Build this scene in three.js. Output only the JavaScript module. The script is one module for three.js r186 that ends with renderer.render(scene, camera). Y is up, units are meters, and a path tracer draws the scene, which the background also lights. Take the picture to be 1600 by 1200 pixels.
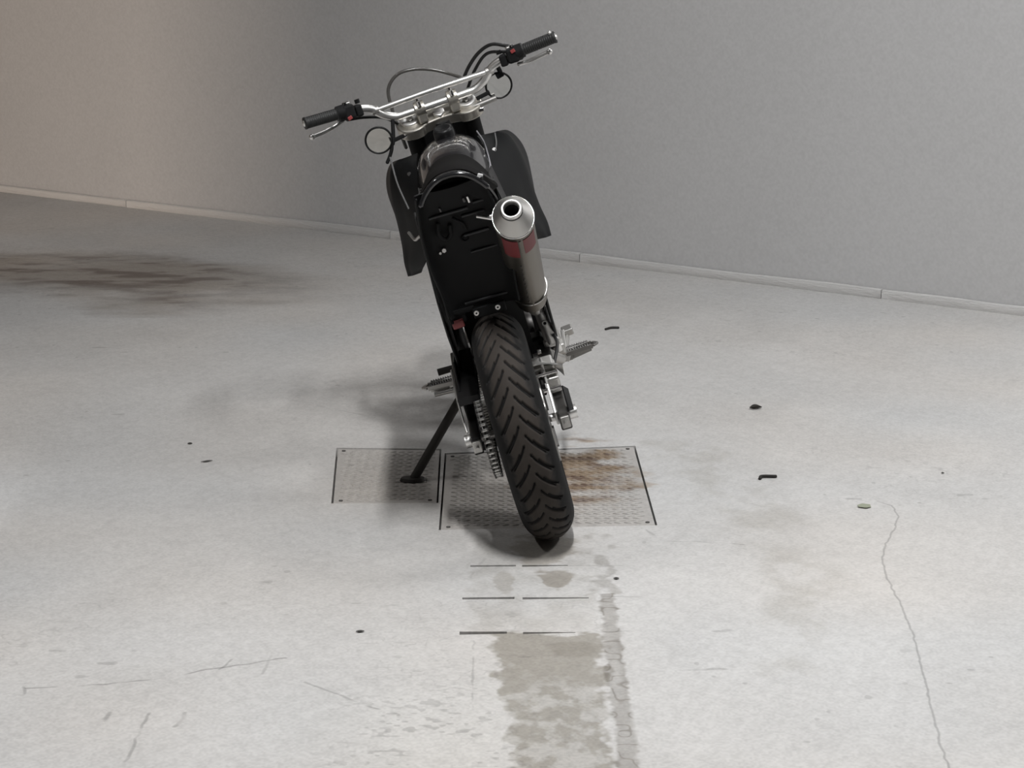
import * as THREE from 'three';
import { RoundedBoxGeometry } from 'three/addons/geometries/RoundedBoxGeometry.js';
import { mergeGeometries } from 'three/addons/utils/BufferGeometryUtils.js';
import { RectAreaLightUniformsLib } from 'three/addons/lights/RectAreaLightUniformsLib.js';

// ---------------------------------------------------------------- camera, light, exposure
const scene = new THREE.Scene();
const PITCH = Math.atan(800 / 3400);
const camera = new THREE.PerspectiveCamera(2 * Math.atan(600 / 3400) * 180 / Math.PI, 4 / 3, 0.05, 60);
camera.position.set(0, 1.75, 0);
camera.lookAt(0, 1.75 - Math.sin(PITCH), -Math.cos(PITCH));
const renderer = new THREE.WebGLRenderer();
renderer.toneMapping = THREE.LinearToneMapping;
renderer.toneMappingExposure = 0.93;
renderer.shadowMap.enabled = true;
RectAreaLightUniformsLib.init();
scene.background = new THREE.Color(0x000000);
const CEIL = 3.8;
// ceiling fittings: x, z, length, width, turn, intensity, colour, label
const COOL = [1.0, 1.0, 1.0], WARM = [1.0, 0.83, 0.69];
const LAMPS = [
  [0.15, -4.15, 1.0, 0.14, Math.PI / 2, 305, COOL, 'cool white ceiling light just behind and above the motorcycle'],
  [0.3, -8.0, 1.2, 0.14, 0, 40, COOL, 'cool white ceiling light ahead of the motorcycle near the rear wall'],
  [3.2, -6.6, 1.5, 0.14, Math.PI / 2, 126, COOL, 'cool white ceiling light at the far right'],
  [-2.6, -5.2, 1.5, 0.14, Math.PI / 2, 40, COOL, 'added cool fill light left of the motorcycle, built as a ceiling light'],  // fill light added to lift the left floor and shadow
];
const BULKHEAD = { at: [-6.5, 2.0, -3.0], aim: [-3.2, 1.0, -12.0], size: 0.34, power: 760, colour: WARM };

// ---------------------------------------------------------------- helpers
let seed = 20417;
const rnd = () => { seed = (seed * 1664525 + 1013904223) % 4294967296; return seed / 4294967296; };
const perm = new Uint8Array(512);
{ const p = [...Array(256).keys()]; for (let i = 255; i > 0; i--) { const j = Math.floor(rnd() * (i + 1)); [p[i], p[j]] = [p[j], p[i]]; } for (let i = 0; i < 512; i++) perm[i] = p[i & 255]; }
function noise(x, y) {                       // value noise, -1..1
  const xi = Math.floor(x), yi = Math.floor(y), fx = x - xi, fy = y - yi;
  const u = fx * fx * (3 - 2 * fx), v = fy * fy * (3 - 2 * fy), X = xi & 255, Y = yi & 255;
  const a = perm[perm[X] + Y], b = perm[perm[(X + 1) & 255] + Y], c = perm[perm[X] + ((Y + 1) & 255)], d = perm[perm[(X + 1) & 255] + ((Y + 1) & 255)];
  return ((a + (b - a) * u) * (1 - v) + (c + (d - c) * u) * v) / 127.5 - 1;
}
const fbm = (x, y, o = 4) => { let s = 0, a = 0.5; for (let i = 0; i < o; i++) { s += a * noise(x, y); x = x * 2.03 + 17.1; y = y * 2.03 - 9.7; a *= 0.5; } return s; };
const clamp = (v, a = 0, b = 1) => Math.min(b, Math.max(a, v));
const sm = (a, b, v) => { const t = clamp((v - a) / (b - a)); return t * t * (3 - 2 * t); };
const V = (x, y, f) => new THREE.Vector3(x, y, -f);             // bike frame: right, up, forward
const W = (x, y, z) => new THREE.Vector3(x, y, z);

const used = {};
function numbered(name) { const n = used[name] = (used[name] ?? -1) + 1; return n ? `${name}_${String(n).padStart(3, '0')}` : name; }
function plain(g) {
  g = g.index ? g.toNonIndexed() : g;
  for (const k of Object.keys(g.attributes)) if (!['position', 'normal', 'uv'].includes(k)) g.deleteAttribute(k);
  return g;
}
const merge = (l) => Array.isArray(l) ? (l.length === 1 ? l[0] : mergeGeometries(l.map(plain))) : l;
let xf = null;                                                  // extra transform for the steered front end
function part(name, geos, mat, parent) {
  let g = merge(geos);
  if (xf) { g = g.clone(); g.applyMatrix4(xf); }
  const m = new THREE.Mesh(g, mat); m.name = name; m.castShadow = m.receiveShadow = true; parent.add(m); return m;
}
function tag(o, label, category, group) { o.userData.label = label; o.userData.category = category; if (group) o.userData.group = group; return o; }
function struct(o, label) { o.userData.kind = 'structure'; if (label) o.userData.label = label; return o; }

const tube = (pts, r, seg = 40, rad = 12, closed = false) => {
  const c = new THREE.CatmullRomCurve3(pts, closed, 'centripetal');
  const g = [new THREE.TubeGeometry(c, seg, r, rad, closed)];
  if (!closed) for (const p of [pts[0], pts[pts.length - 1]]) { const s = new THREE.SphereGeometry(r * 0.999, rad, 8); s.translate(p.x, p.y, p.z); g.push(s); }
  return merge(g);
};
const UPV = new THREE.Vector3(0, 1, 0);
function rod(a, b, r1, r2 = r1, seg = 18) {
  const d = b.clone().sub(a), g = new THREE.CylinderGeometry(r2, r1, d.length(), seg);
  g.applyQuaternion(new THREE.Quaternion().setFromUnitVectors(UPV, d.clone().normalize()));
  const m = a.clone().add(b).multiplyScalar(0.5); g.translate(m.x, m.y, m.z); return g;
}
function along(g, a, b) {                                        // put geometry built along +y from 0 onto a -> b
  g.applyQuaternion(new THREE.Quaternion().setFromUnitVectors(UPV, b.clone().sub(a).normalize())); g.translate(a.x, a.y, a.z); return g;
}
function lathe(a, b, prof, seg = 32) { return along(new THREE.LatheGeometry(prof.map(([r, y]) => new THREE.Vector2(r, y)), seg), a, b); }
function rbox(w, h, d, at, rot = [0, 0, 0], r = 0.004, s = 2) {
  const g = new RoundedBoxGeometry(w, h, d, s, Math.min(r, w / 2.01, h / 2.01, d / 2.01));
  g.applyQuaternion(new THREE.Quaternion().setFromEuler(new THREE.Euler(...rot))); g.translate(at.x, at.y, at.z); return g;
}
function bar(a, b, w, h, r = 0.003) {                            // rounded box from a to b; w sideways, h across
  const d = b.clone().sub(a), g = new RoundedBoxGeometry(w, h, d.length(), 2, Math.min(r, w / 2.01, h / 2.01));
  const z = d.clone().normalize(), x = new THREE.Vector3(1, 0, 0); if (Math.abs(z.x) > 0.9) x.set(0, 1, 0);
  const y = z.clone().cross(x).normalize(); x.copy(y).cross(z).normalize();
  g.applyMatrix4(new THREE.Matrix4().makeBasis(x, y, z)); const m = a.clone().add(b).multiplyScalar(0.5); g.translate(m.x, m.y, m.z); return g;
}
function grid(rows, closedU = false) {
  const R = rows.length, C = rows[0].length, p = [], uv = [], ix = [];
  rows.forEach((r, i) => r.forEach((q, j) => { p.push(q.x, q.y, q.z); uv.push(j / (C - 1), i / (R - 1)); }));
  for (let i = 0; i < R - 1; i++) for (let j = 0; j < (closedU ? C : C - 1); j++) {
    const a = i * C + j, b = i * C + (j + 1) % C, c = a + C, d = b + C; ix.push(a, b, d, a, d, c);
  }
  const g = new THREE.BufferGeometry(); g.setAttribute('position', new THREE.Float32BufferAttribute(p, 3)); g.setAttribute('uv', new THREE.Float32BufferAttribute(uv, 2)); g.setIndex(ix); g.computeVertexNormals(); return g;
}
function shell(rows, t) {                                        // sheet with thickness t on its back
  const R = rows.length, C = rows[0].length, f = grid(rows), n = f.attributes.normal;
  const back = rows.map((r, i) => r.map((q, j) => { const k = i * C + j; return new THREE.Vector3(q.x - n.getX(k) * t, q.y - n.getY(k) * t, q.z - n.getZ(k) * t); }));
  const b = grid(back.map(r => [...r].reverse()));
  const ring = (m) => [...m[0], ...m.slice(1).map(r => r[C - 1]), ...[...m[R - 1]].reverse().slice(1), ...m.slice(1, R - 1).map(r => r[0]).reverse()];
  const e = grid([ring(back), ring(rows)], true);
  return merge([f, b, e]);
}
function capEnds(rows) {                                         // loft of closed rings with both ends filled
  const C = rows[0].length, mid = (r) => { const m = new THREE.Vector3(); r.forEach(q => m.add(q)); return m.multiplyScalar(1 / C); };
  const fan = (r) => Array(C).fill(0).map(() => mid(r));
  return merge([grid(rows, true), grid([fan(rows[0]), rows[0]], true), grid([rows[rows.length - 1], fan(rows[rows.length - 1])], true)]);
}
function extrudeSide(pts, x0, x1, bevel = 0.004) {               // outline in (forward, up), thickness across the bike
  const s = new THREE.Shape(pts.map(([f, y]) => new THREE.Vector2(f, y)));
  const g = new THREE.ExtrudeGeometry(s, { depth: Math.max(0.0005, x1 - x0 - 2 * bevel), bevelEnabled: true, bevelThickness: bevel, bevelSize: bevel, bevelOffset: -bevel, bevelSegments: 2, curveSegments: 8 });
  g.applyMatrix4(new THREE.Matrix4().makeBasis(new THREE.Vector3(0, 0, -1), new THREE.Vector3(0, 1, 0), new THREE.Vector3(1, 0, 0))); g.translate(x0 + bevel, 0, 0); return g;
}
function texture(w, h, fn, srgb = true, wrap = false) {
  const d = new Uint8Array(w * h * 4); let k = 0; const o = [0, 0, 0];
  for (let j = 0; j < h; j++) for (let i = 0; i < w; i++) {
    fn(o, (i + 0.5) / w, (j + 0.5) / h, i, j);
    for (let c = 0; c < 3; c++) { let v = clamp(o[c]); if (srgb) v = v <= 0.0031308 ? v * 12.92 : 1.055 * Math.pow(v, 1 / 2.4) - 0.055; d[k++] = v * 255 + 0.5; }
    d[k++] = 255;
  }
  const t = new THREE.DataTexture(d, w, h); t.colorSpace = srgb ? THREE.SRGBColorSpace : THREE.NoColorSpace;
  t.magFilter = THREE.LinearFilter; t.minFilter = THREE.LinearMipmapLinearFilter; t.generateMipmaps = true;
  if (wrap) t.wrapS = t.wrapT = THREE.RepeatWrapping; t.needsUpdate = true; return t;
}
const lin = (r, g, b) => new THREE.Color().setRGB(r, g, b);
const std = (c, roughness, metalness = 0, o = {}) => new THREE.MeshPhysicalMaterial({ color: lin(...c), roughness, metalness, ...o });

// ---------------------------------------------------------------- floor colour: concrete, stains, scratches, painted wall-foot shade
function segDist(x, z, pts) {
  let best = 1e9;
  for (let i = 0; i < pts.length - 1; i++) {
    const [ax, az] = pts[i], [bx, bz] = pts[i + 1], dx = bx - ax, dz = bz - az, t = clamp(((x - ax) * dx + (z - az) * dz) / (dx * dx + dz * dz));
    best = Math.min(best, Math.hypot(x - ax - t * dx, z - az - t * dz));
  }
  return best;
}
const STROKES = [                                               // scratches and cracks: points, half width, strength, brokenness
  { p: [[-1.087, -4.572], [-1.062, -4.456]], w: 0.003, s: 0.3, b: 0.2 },
  { p: [[-1.07, -4.51], [-0.947, -4.525], [-0.798, -4.564], [-0.679, -4.632], [-0.52, -4.70]], w: 0.003, s: 0.38, b: 0.5 },
  { p: [[-0.66, -4.63], [-0.64, -4.69]], w: 0.0025, s: 0.3, b: 0 },
  { p: [[-0.772, -4.40], [-0.778, -4.3], [-0.783, -4.0]], w: 0.003, s: 0.32, b: 0.2 },
  { p: [[-0.46, -4.55], [-0.332, -4.426], [-0.218, -4.345]], w: 0.003, s: 0.3, b: 0.4 },
  { p: [[-0.55, -4.72], [-0.56, -4.60]], w: 0.003, s: 0.2, b: 0.4 },
  { p: [[-0.86, -4.37], [-0.87, -4.29]], w: 0.005, s: 0.35, b: 0.5 },
  { p: [[-0.70, -4.37], [-0.695, -4.33], [-0.71, -4.29]], w: 0.004, s: 0.35, b: 0.4 },
  { p: [[1.045, -5.975], [1.08, -5.931], [1.077, -5.818], [1.04, -5.685], [0.992, -5.54], [0.964, -5.403], [0.956, -5.297], [0.954, -5.096], [0.948, -4.887], [0.928, -4.652], [0.9, -4.382], [0.882, -4.189], [0.87, -3.9]], w: 0.0022, s: 0.34, b: 0 },
  { p: [[0.36, -5.72], [0.40, -5.60], [0.55, -5.58], [0.62, -5.56]], w: 0.004, s: 0.25, b: 0.3 },
  { p: [[0.43, -5.38], [0.55, -5.40]], w: 0.004, s: 0.3, b: 0.3 },
  { p: [[0.40, -4.63], [0.50, -4.63]], w: 0.006, s: 0.28, b: 0.6 },
  { p: [[0.48, -4.88], [0.52, -4.89]], w: 0.006, s: 0.2, b: 0.3 },
  { p: [[0.14, -5.383], [0.30, -5.381]], w: 0.003, s: 0.2, b: 0.5 }, { p: [[0.2, -5.128], [0.33, -5.137]], w: 0.004, s: 0.22, b: 0.6 }, { p: [[0.16, -4.876], [0.33, -4.88]], w: 0.003, s: 0.22, b: 0.5 },
  { p: [[-0.09, -4.83], [-0.085, -4.4]], w: 0.002, s: 0.25, b: 0.4 },
  { p: [[-0.055, -5.9], [-0.05, -5.5], [-0.10, -5.35], [-0.105, -5.28]], w: 0.003, s: 0.12, b: 0.4 },
  { p: [[1.9, -5.15], [1.25, -5.2]], w: 0.002, s: 0.12, b: 0.4 },
  { p: [[-0.75, -7.2], [-0.45, -6.95]], w: 0.004, s: 0.12, b: 0.4 },
];
for (const s of STROKES) { s.x0 = Math.min(...s.p.map(q => q[0])) - 0.03; s.x1 = Math.max(...s.p.map(q => q[0])) + 0.03; s.z0 = Math.min(...s.p.map(q => q[1])) - 0.03; s.z1 = Math.max(...s.p.map(q => q[1])) + 0.03; }
const boxD = (x, z, x0, x1, z0, z1) => Math.max(x0 - x, x - x1, z0 - z, z - z1);      // below zero inside
const blob = (x, z, cx, cz, rx, rz) => Math.hypot((x - cx) / rx, (z - cz) / rz);
function floorColour(o, x, z) {
  const big = fbm(x * 0.9 + 3, z * 0.9, 3), midn = fbm(x * 5, z * 4, 3), fine = noise(x * 60, z * 42), grain = noise(x * 190, z * 150);
  let k = 1 + 0.08 * big + 0.07 * midn + 0.045 * fine + 0.085 * grain;
  const pink = 0.020 * noise(x * 2.3 + 40, z * 2.3);
  let r = 0.555 * (1 + pink), g = 0.542, b = 0.527 * (1 - pink);
  // short dark scuffs scattered in the screed
  const worm = Math.abs(noise(x * 38 + 9, z * 60)), wm = sm(0.05, 0.5, fbm(x * 1.6 + 60, z * 1.6, 3));
  let scuff = 1 - 0.17 * (1 - sm(0.0, 0.16, worm)) * wm * sm(-0.1, 0.4, noise(x * 13, z * 15));
  // grey-brown repair strip running from under the wheel towards the viewer
  const nE = 0.020 * noise(x * 22, z * 22) + 0.012 * noise(x * 70, z * 70);
  if (x > -0.75 && x < 0.5 && z > -5.8) {
    const chips = sm(0.0, 0.55, fbm(x * 38 + 5, z * 26, 4) + 0.30 * sm(-4.7, -4.0, z)) * sm(-4.8, -4.4, z + 0.15 * noise(x * 9, z * 9));
    const a = sm(0.01, -0.012, boxD(x, z, -0.04 + 0.03 * sm(-4.6, -4.3, z), 0.203, -4.862, -3.0) + nE) * (1 - 0.5 * chips);
    const a2 = sm(0.02, -0.02, boxD(x, z, -0.10, 0.215, -5.66, -4.86) + nE) * 0.40 * (0.7 + 0.6 * noise(x * 18, z * 18));
    const st = sm(0.006, -0.006, boxD(x, z, 0.214, 0.254, -5.16, -3.0) + 0.4 * nE);
    const st2 = sm(0.01, -0.01, boxD(x, z, 0.20, 0.262, -5.66, -5.16) + nE) * 0.5;
    const wig = 1 - sm(0.0, 0.22, Math.abs(noise(x * 34 + 7, z * 28)));
    const A = Math.max(a, a2 * 0.8);
    r *= 1 - 0.42 * A; g *= 1 - 0.44 * A; b *= 1 - 0.485 * A;
    const S = Math.max(st * (0.72 + 0.35 * noise(x * 30, z * 9 + 3)), st2 * sm(-0.2, 0.5, noise(x * 26, z * 22)));
    const S2 = clamp(S + st * wig * 0.5); r *= 1 - 0.52 * S2; g *= 1 - 0.54 * S2; b *= 1 - 0.57 * S2;
    // worn, curly flaking beside the strip
    const fl = sm(0.1, -0.25, Math.abs(x + 0.16) - 0.28) * sm(-4.75, -4.25, z);
    scuff *= 1 - 0.26 * fl * sm(0.22, 0.5, noise(x * 62, z * 88) * (0.6 + 0.6 * noise(x * 11, z * 14))) + 0.05 * fl * sm(0.4, 0.7, noise(x * 70 + 5, z * 90));
    g *= 1 - 0.01 * fl; b *= 1 - 0.03 * fl;
    // oily patches
    const oil = Math.max(0.75 * sm(1.08, 0.8, blob(x, z, 0.115, -5.28, 0.046 - 0.30 * (z + 5.28), 0.090) + 14 * nE), 0.62 * sm(1.05, 0.75, blob(x, z, 0.085, -5.52, 0.10, 0.14) + 12 * nE), 0.3 * sm(1.1, 0.7, blob(x, z, 0.14, -4.76, 0.06, 0.06) + 6 * nE), 0.4 * sm(1.1, 0.8, blob(x, z, -0.02, -5.25, 0.026, 0.09) + 12 * nE));
    r *= 1 - 0.46 * oil; g *= 1 - 0.50 * oil; b *= 1 - 0.56 * oil;
  }
  // rust on and around the right steel plate
  if (x > -0.1 && x < 0.6 && z < -5.7 && z > -6.9) {
    const e = blob(x, z, 0.20, -6.32, 0.17, 0.33) + 1.0 * fbm(x * 10, z * 15 + 4, 5);
    const ru = sm(1.12, 0.3, e), dk = sm(0.1, 0.55, fbm(x * 20 + 1, z * 34, 3) + 0.2) * ru;
    r *= 1 - 0.42 * ru - 0.24 * dk; g *= 1 - 0.55 * ru - 0.21 * dk; b *= 1 - 0.68 * ru - 0.14 * dk;
  }
  // dirty steel of the plates
  // dusty smears right of the plate
  if (x > 0.3 && x < 1.0 && z < -4.4) {
    const d = segDist(x, z, [[0.44, -6.6], [0.60, -6.5], [0.66, -6.15], [0.70, -5.7], [0.72, -5.1], [0.66, -4.7]]);
    const s = 0.13 * sm(0.13, 0.0, d + 0.16 * fbm(x * 7, z * 5, 3)) * sm(-0.35, 0.35, fbm(x * 14, z * 11, 3));
    r *= 1 - s; g *= 1 - 1.06 * s; b *= 1 - 1.2 * s;
  }
  // shade near the left wall foot painted in, mixed with dirty grain
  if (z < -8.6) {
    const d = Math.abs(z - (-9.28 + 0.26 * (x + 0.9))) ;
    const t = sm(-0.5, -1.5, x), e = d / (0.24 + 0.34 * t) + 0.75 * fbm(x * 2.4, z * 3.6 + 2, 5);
    const dirtShade = sm(1.25, 0.25, e) * t, dark = dirtShade * sm(-0.15, 0.45, fbm(x * 6, z * 13, 5) + 0.05);
    r *= 1 - 0.38 * dirtShade - 0.30 * dark; g *= 1 - 0.43 * dirtShade - 0.30 * dark; b *= 1 - 0.48 * dirtShade - 0.28 * dark;
  }
  for (const s of STROKES) if (x > s.x0 && x < s.x1 && z > s.z0 && z < s.z1) {
    const d = segDist(x + 0.003 * noise(x * 40, z * 40), z + 0.005 * noise(x * 30 + 9, z * 30), s.p), brk = s.b ? sm(-0.1 - 0.6 * (1 - s.b), 0.3, noise(x * 26 + s.p[0][0] * 50, z * 26)) : 1;
    k *= 1 - s.s * sm(s.w * 1.7, s.w * 0.5, d) * brk;
  }
  const spot = noise(x * 31 + 100, z * 24), sp = sm(0.80, 0.92, spot) * sm(0.2, 0.6, noise(x * 3 + 8, z * 3)); k *= 1 - 0.22 * sp;
  k *= scuff; o[0] = r * k; o[1] = g * k; o[2] = b * k;
}
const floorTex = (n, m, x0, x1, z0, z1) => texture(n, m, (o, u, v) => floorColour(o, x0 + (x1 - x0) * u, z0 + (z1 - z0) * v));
function floorUV(g, x0, x1, z0, z1) { const p = g.attributes.position, uv = []; for (let i = 0; i < p.count; i++) uv.push((p.getX(i) - x0) / (x1 - x0), (p.getZ(i) - z0) / (z1 - z0)); g.setAttribute('uv', new THREE.Float32BufferAttribute(uv, 2)); return g; }
const NEAR = [-1.85, 1.85, -7.3, -3.7], FAR = [-3.7, 2.9, -13.0, -7.3];
const floorBump = texture(512, 512, (o, u, v) => { const w = (a) => a; const n = 0.5 + 0.5 * (0.5 * noise(u * 64, v * 64) + 0.5 * noise(u * 128, v * 128)) * w(1); o[0] = o[1] = o[2] = n; }, false, true);
const bumpN = floorBump.clone(); bumpN.repeat.set(6, 6); bumpN.needsUpdate = true;
const mFloorNear = new THREE.MeshStandardMaterial({ map: floorTex(2048, 2048, ...NEAR), roughness: 0.62, bumpMap: bumpN, bumpScale: 0.0006 });
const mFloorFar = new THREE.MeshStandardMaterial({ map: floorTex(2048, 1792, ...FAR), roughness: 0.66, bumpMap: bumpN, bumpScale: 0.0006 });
const mPlate = new THREE.MeshStandardMaterial({ map: mFloorNear.map, color: lin(0.80, 0.78, 0.76), roughness: 0.5, metalness: 0.0 });
const mScreed = std([0.30, 0.29, 0.28], 0.9), mSlot = std([0.10, 0.095, 0.09], 0.9);

// ---------------------------------------------------------------- room
// rear wall runs through (-2.89, -12.2) and (2.08, -8.66)
const wdir = new THREE.Vector3(2.078 + 2.888, 0, -8.663 + 12.197).normalize(), wnorm = new THREE.Vector3(-wdir.z, 0, wdir.x).multiplyScalar(1);
const wallAt = (x) => -12.197 + (x + 2.888) * (wdir.z / wdir.x);
const floor = new THREE.Group(); floor.name = 'floor'; scene.add(floor); struct(floor, 'pale worn concrete floor with stains and scratches');
const X0 = -7, X1 = 6, Z1 = 4;
function slab(pts, holes, mat, rect, name = 'slab') {
  const s = new THREE.Shape(pts.map(([x, z]) => new THREE.Vector2(x, -z)));
  for (const h of holes) s.holes.push(new THREE.Path(h.map(([x, z]) => new THREE.Vector2(x, -z))));
  const g = new THREE.ExtrudeGeometry(s, { depth: 0.03, bevelEnabled: false }); g.rotateX(-Math.PI / 2); g.translate(0, -0.03, 0); floorUV(g, ...rect);
  return part(name, g, mat, floor);
}
const quadL = [[-0.545, -6.565], [-0.512, -5.957], [-0.213, -5.963], [-0.223, -6.55]], quadR = [[-0.205, -6.50], [-0.197, -5.70], [0.397, -5.745], [0.383, -6.589]];
const grow = (q, d) => { const cx = q.reduce((s, p) => s + p[0], 0) / 4, cz = q.reduce((s, p) => s + p[1], 0) / 4; return q.map(([x, z]) => [x + Math.sign(x - cx) * d, z + Math.sign(z - cz) * d * 1.3]); };
const slot = (x0, x1, z, w, w1 = w) => [[x0, z - w], [x0, z + w], [x1, z + w1 - 0.004], [x1, z - w1 - 0.004]];
const slots = [slot(-0.108, 0.010, -5.378, 0.006), slot(0.026, 0.145, -5.380, 0.008, 0.003), slot(-0.123, 0.006, -5.120, 0.0075), slot(0.026, 0.19, -5.121, 0.008, 0.003), slot(-0.124, -0.012, -4.868, 0.011, 0.007), slot(0.026, 0.15, -4.869, 0.007, 0.002)];
slab([[NEAR[0], NEAR[2]], [NEAR[0], NEAR[3]], [NEAR[1], NEAR[3]], [NEAR[1], NEAR[2]]], [grow(quadL, 0.003), grow(quadR, 0.003), ...slots], mFloorNear, NEAR);
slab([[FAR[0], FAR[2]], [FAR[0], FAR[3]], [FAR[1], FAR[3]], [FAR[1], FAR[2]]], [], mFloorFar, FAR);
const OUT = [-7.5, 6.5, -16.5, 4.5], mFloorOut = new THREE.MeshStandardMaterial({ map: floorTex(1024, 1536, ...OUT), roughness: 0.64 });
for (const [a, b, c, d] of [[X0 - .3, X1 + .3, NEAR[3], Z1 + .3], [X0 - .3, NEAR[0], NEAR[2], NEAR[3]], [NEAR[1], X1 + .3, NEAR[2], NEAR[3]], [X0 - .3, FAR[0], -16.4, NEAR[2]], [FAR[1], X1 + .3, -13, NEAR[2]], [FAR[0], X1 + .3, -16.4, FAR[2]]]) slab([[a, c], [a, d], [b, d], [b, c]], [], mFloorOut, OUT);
part('subfloor', rbox(14.6, 0.1, 21.6, W(-0.5, -0.0805, -6), [0, 0, 0], 0.001, 1), mSlot, floor);
// steel chequer plates set in the floor
const lug = new THREE.SphereGeometry(1, 8, 4, 0, Math.PI * 2, 0, Math.PI / 2);
function plate(quad, label) {
  const grp = new THREE.Group(); grp.name = numbered('floor_plate'); scene.add(grp);
  const q = grow(quad, -0.0025), s = new THREE.Shape(q.map(([x, z]) => new THREE.Vector2(x, -z))), g = new THREE.ExtrudeGeometry(s, { depth: 0.024, bevelEnabled: false });
  g.rotateX(-Math.PI / 2); g.translate(0, -0.0265, 0); floorUV(g, ...NEAR); part('plate', g, mPlate, grp);
  const inside = (x, z) => { let sgn = 0; for (let i = 0; i < 4; i++) { const [ax, az] = q[i], [bx, bz] = q[(i + 1) % 4], c = (bx - ax) * (z - az) - (bz - az) * (x - ax), L = Math.hypot(bx - ax, bz - az); if (Math.abs(c) / L < 0.022) return false; const t = Math.sign(c); if (sgn && t !== sgn) return false; sgn = t; } return true; };
  const list = [];
  for (let i = -60; i < 60; i++) for (let j = -60; j < 60; j++) {
    const x = 0.05 + i * 0.027 + (j & 1) * 0.0135, z = -6.2 + j * 0.0215; if (!inside(x, z)) continue;
    const l = lug.clone(); l.scale(0.0125, 0.0040, 0.0040); l.rotateY((j & 1 ? 1 : -1) * 0.45); l.translate(x, -0.0027, z); floorUV(l, ...NEAR); list.push(l);
  }
  const t = part('tread_pattern', list, mPlate, grp); t.userData.kind = 'stuff';
  for (const [x, z] of grow(quad, -0.022)) part('screw', new THREE.CylinderGeometry(0.006, 0.006, 0.003, 12).translate(x, -0.0015, z), mSlot, grp);
  return tag(grp, label, 'floor plate', 'steel plates in the floor');
}
plate(quadL, 'smaller chequered steel floor plate at the side stand foot');
plate(quadR, 'larger chequered steel floor plate with brown rust stain beside rear tyre');

const wallTex = texture(1024, 1024, (o, u, v) => { const x = u * 4, y = v * 4; const k = 1 + 0.03 * fbm(x * 2, y * 2, 3) + 0.02 * noise(x * 64, y * 64) + 0.045 * noise(x * 128, y * 128); o[0] = 0.61 * k; o[1] = 0.608 * k; o[2] = 0.61 * k; }, true, true);
const wallBump = texture(512, 512, (o, u, v) => { o[0] = o[1] = o[2] = 0.5 + 0.3 * noise(u * 64, v * 64) + 0.2 * noise(u * 128, v * 128); }, false, true);
const mWall = new THREE.MeshStandardMaterial({ map: wallTex, roughness: 0.85, bumpMap: wallBump, bumpScale: 0.0005 });
function wall(name, ax, az, bx, bz, label, mat = mWall) {
  const L = Math.hypot(bx - ax, bz - az), g = new THREE.BoxGeometry(L, CEIL + 0.2, 0.2); g.translate(0, (CEIL + 0.2) / 2 - 0.1, -0.1);
  const p = g.attributes.position, uv = []; for (let i = 0; i < p.count; i++) uv.push(p.getX(i) / 4, p.getY(i) / 4); g.setAttribute('uv', new THREE.Float32BufferAttribute(uv, 2));
  const m = part(name, g, mat, scene); m.position.set((ax + bx) / 2, 0, (az + bz) / 2); m.rotation.y = -Math.atan2(bz - az, bx - ax); return struct(m, label);
}
wall('wall_rear', X0 - 0.3, wallAt(X0 - 0.3), X1 + 0.3, wallAt(X1 + 0.3), 'plain grey plastered wall behind the motorcycle');
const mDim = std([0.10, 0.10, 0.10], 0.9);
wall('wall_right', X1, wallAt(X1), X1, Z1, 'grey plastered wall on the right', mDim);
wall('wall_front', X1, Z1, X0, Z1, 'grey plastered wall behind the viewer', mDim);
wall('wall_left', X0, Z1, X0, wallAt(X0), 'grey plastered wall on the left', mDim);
{ const c = part('ceiling', rbox(14, 0.2, 21, W(-0.5, CEIL + 0.1, -6), [0, 0, 0], 0.001, 1), std([0.10, 0.10, 0.10], 0.9), scene); struct(c, 'grey concrete ceiling'); }
// low concrete skirting, cast in lengths
const mSkirt = new THREE.MeshStandardMaterial({ map: wallTex, color: lin(1.18, 1.17, 1.15), roughness: 0.8, bumpMap: wallBump, bumpScale: 0.002 });
{
  const base = new THREE.Group(); base.name = 'baseboard_rear'; scene.add(base); struct(base, 'low pale concrete skirting along the rear wall');
  const cuts = [-6.9, -4.6, -2.05, -0.58, 0.33, 1.57, 2.7, 4.3, 5.9];
  for (let i = 0; i < cuts.length - 1; i++) {
    const rows = [], a = cuts[i] + 0.0015, b = cuts[i + 1] - 0.0015, N = 28, dz = 0.004 * (rnd() - 0.5);
    for (let k = 0; k <= N; k++) {
      const x = a + (b - a) * k / N, c = W(x, 0, wallAt(x)), h = 0.039 + 0.003 * noise(x * 5, 3) + dz, d = 0.030 + 0.003 * noise(x * 4, 9);
      const n = (u, y) => c.clone().addScaledVector(wnorm, u).setY(y);
      rows.push([n(-0.01, -0.02), n(d, -0.02), n(d, h - 0.006), n(d - 0.006, h), n(0.009, h), n(0.006, h - 0.014), n(-0.01, h - 0.014)]);
    }
    part('skirting_length', capEnds(rows.map(r => r)), mSkirt, base);
  }
}

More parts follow.
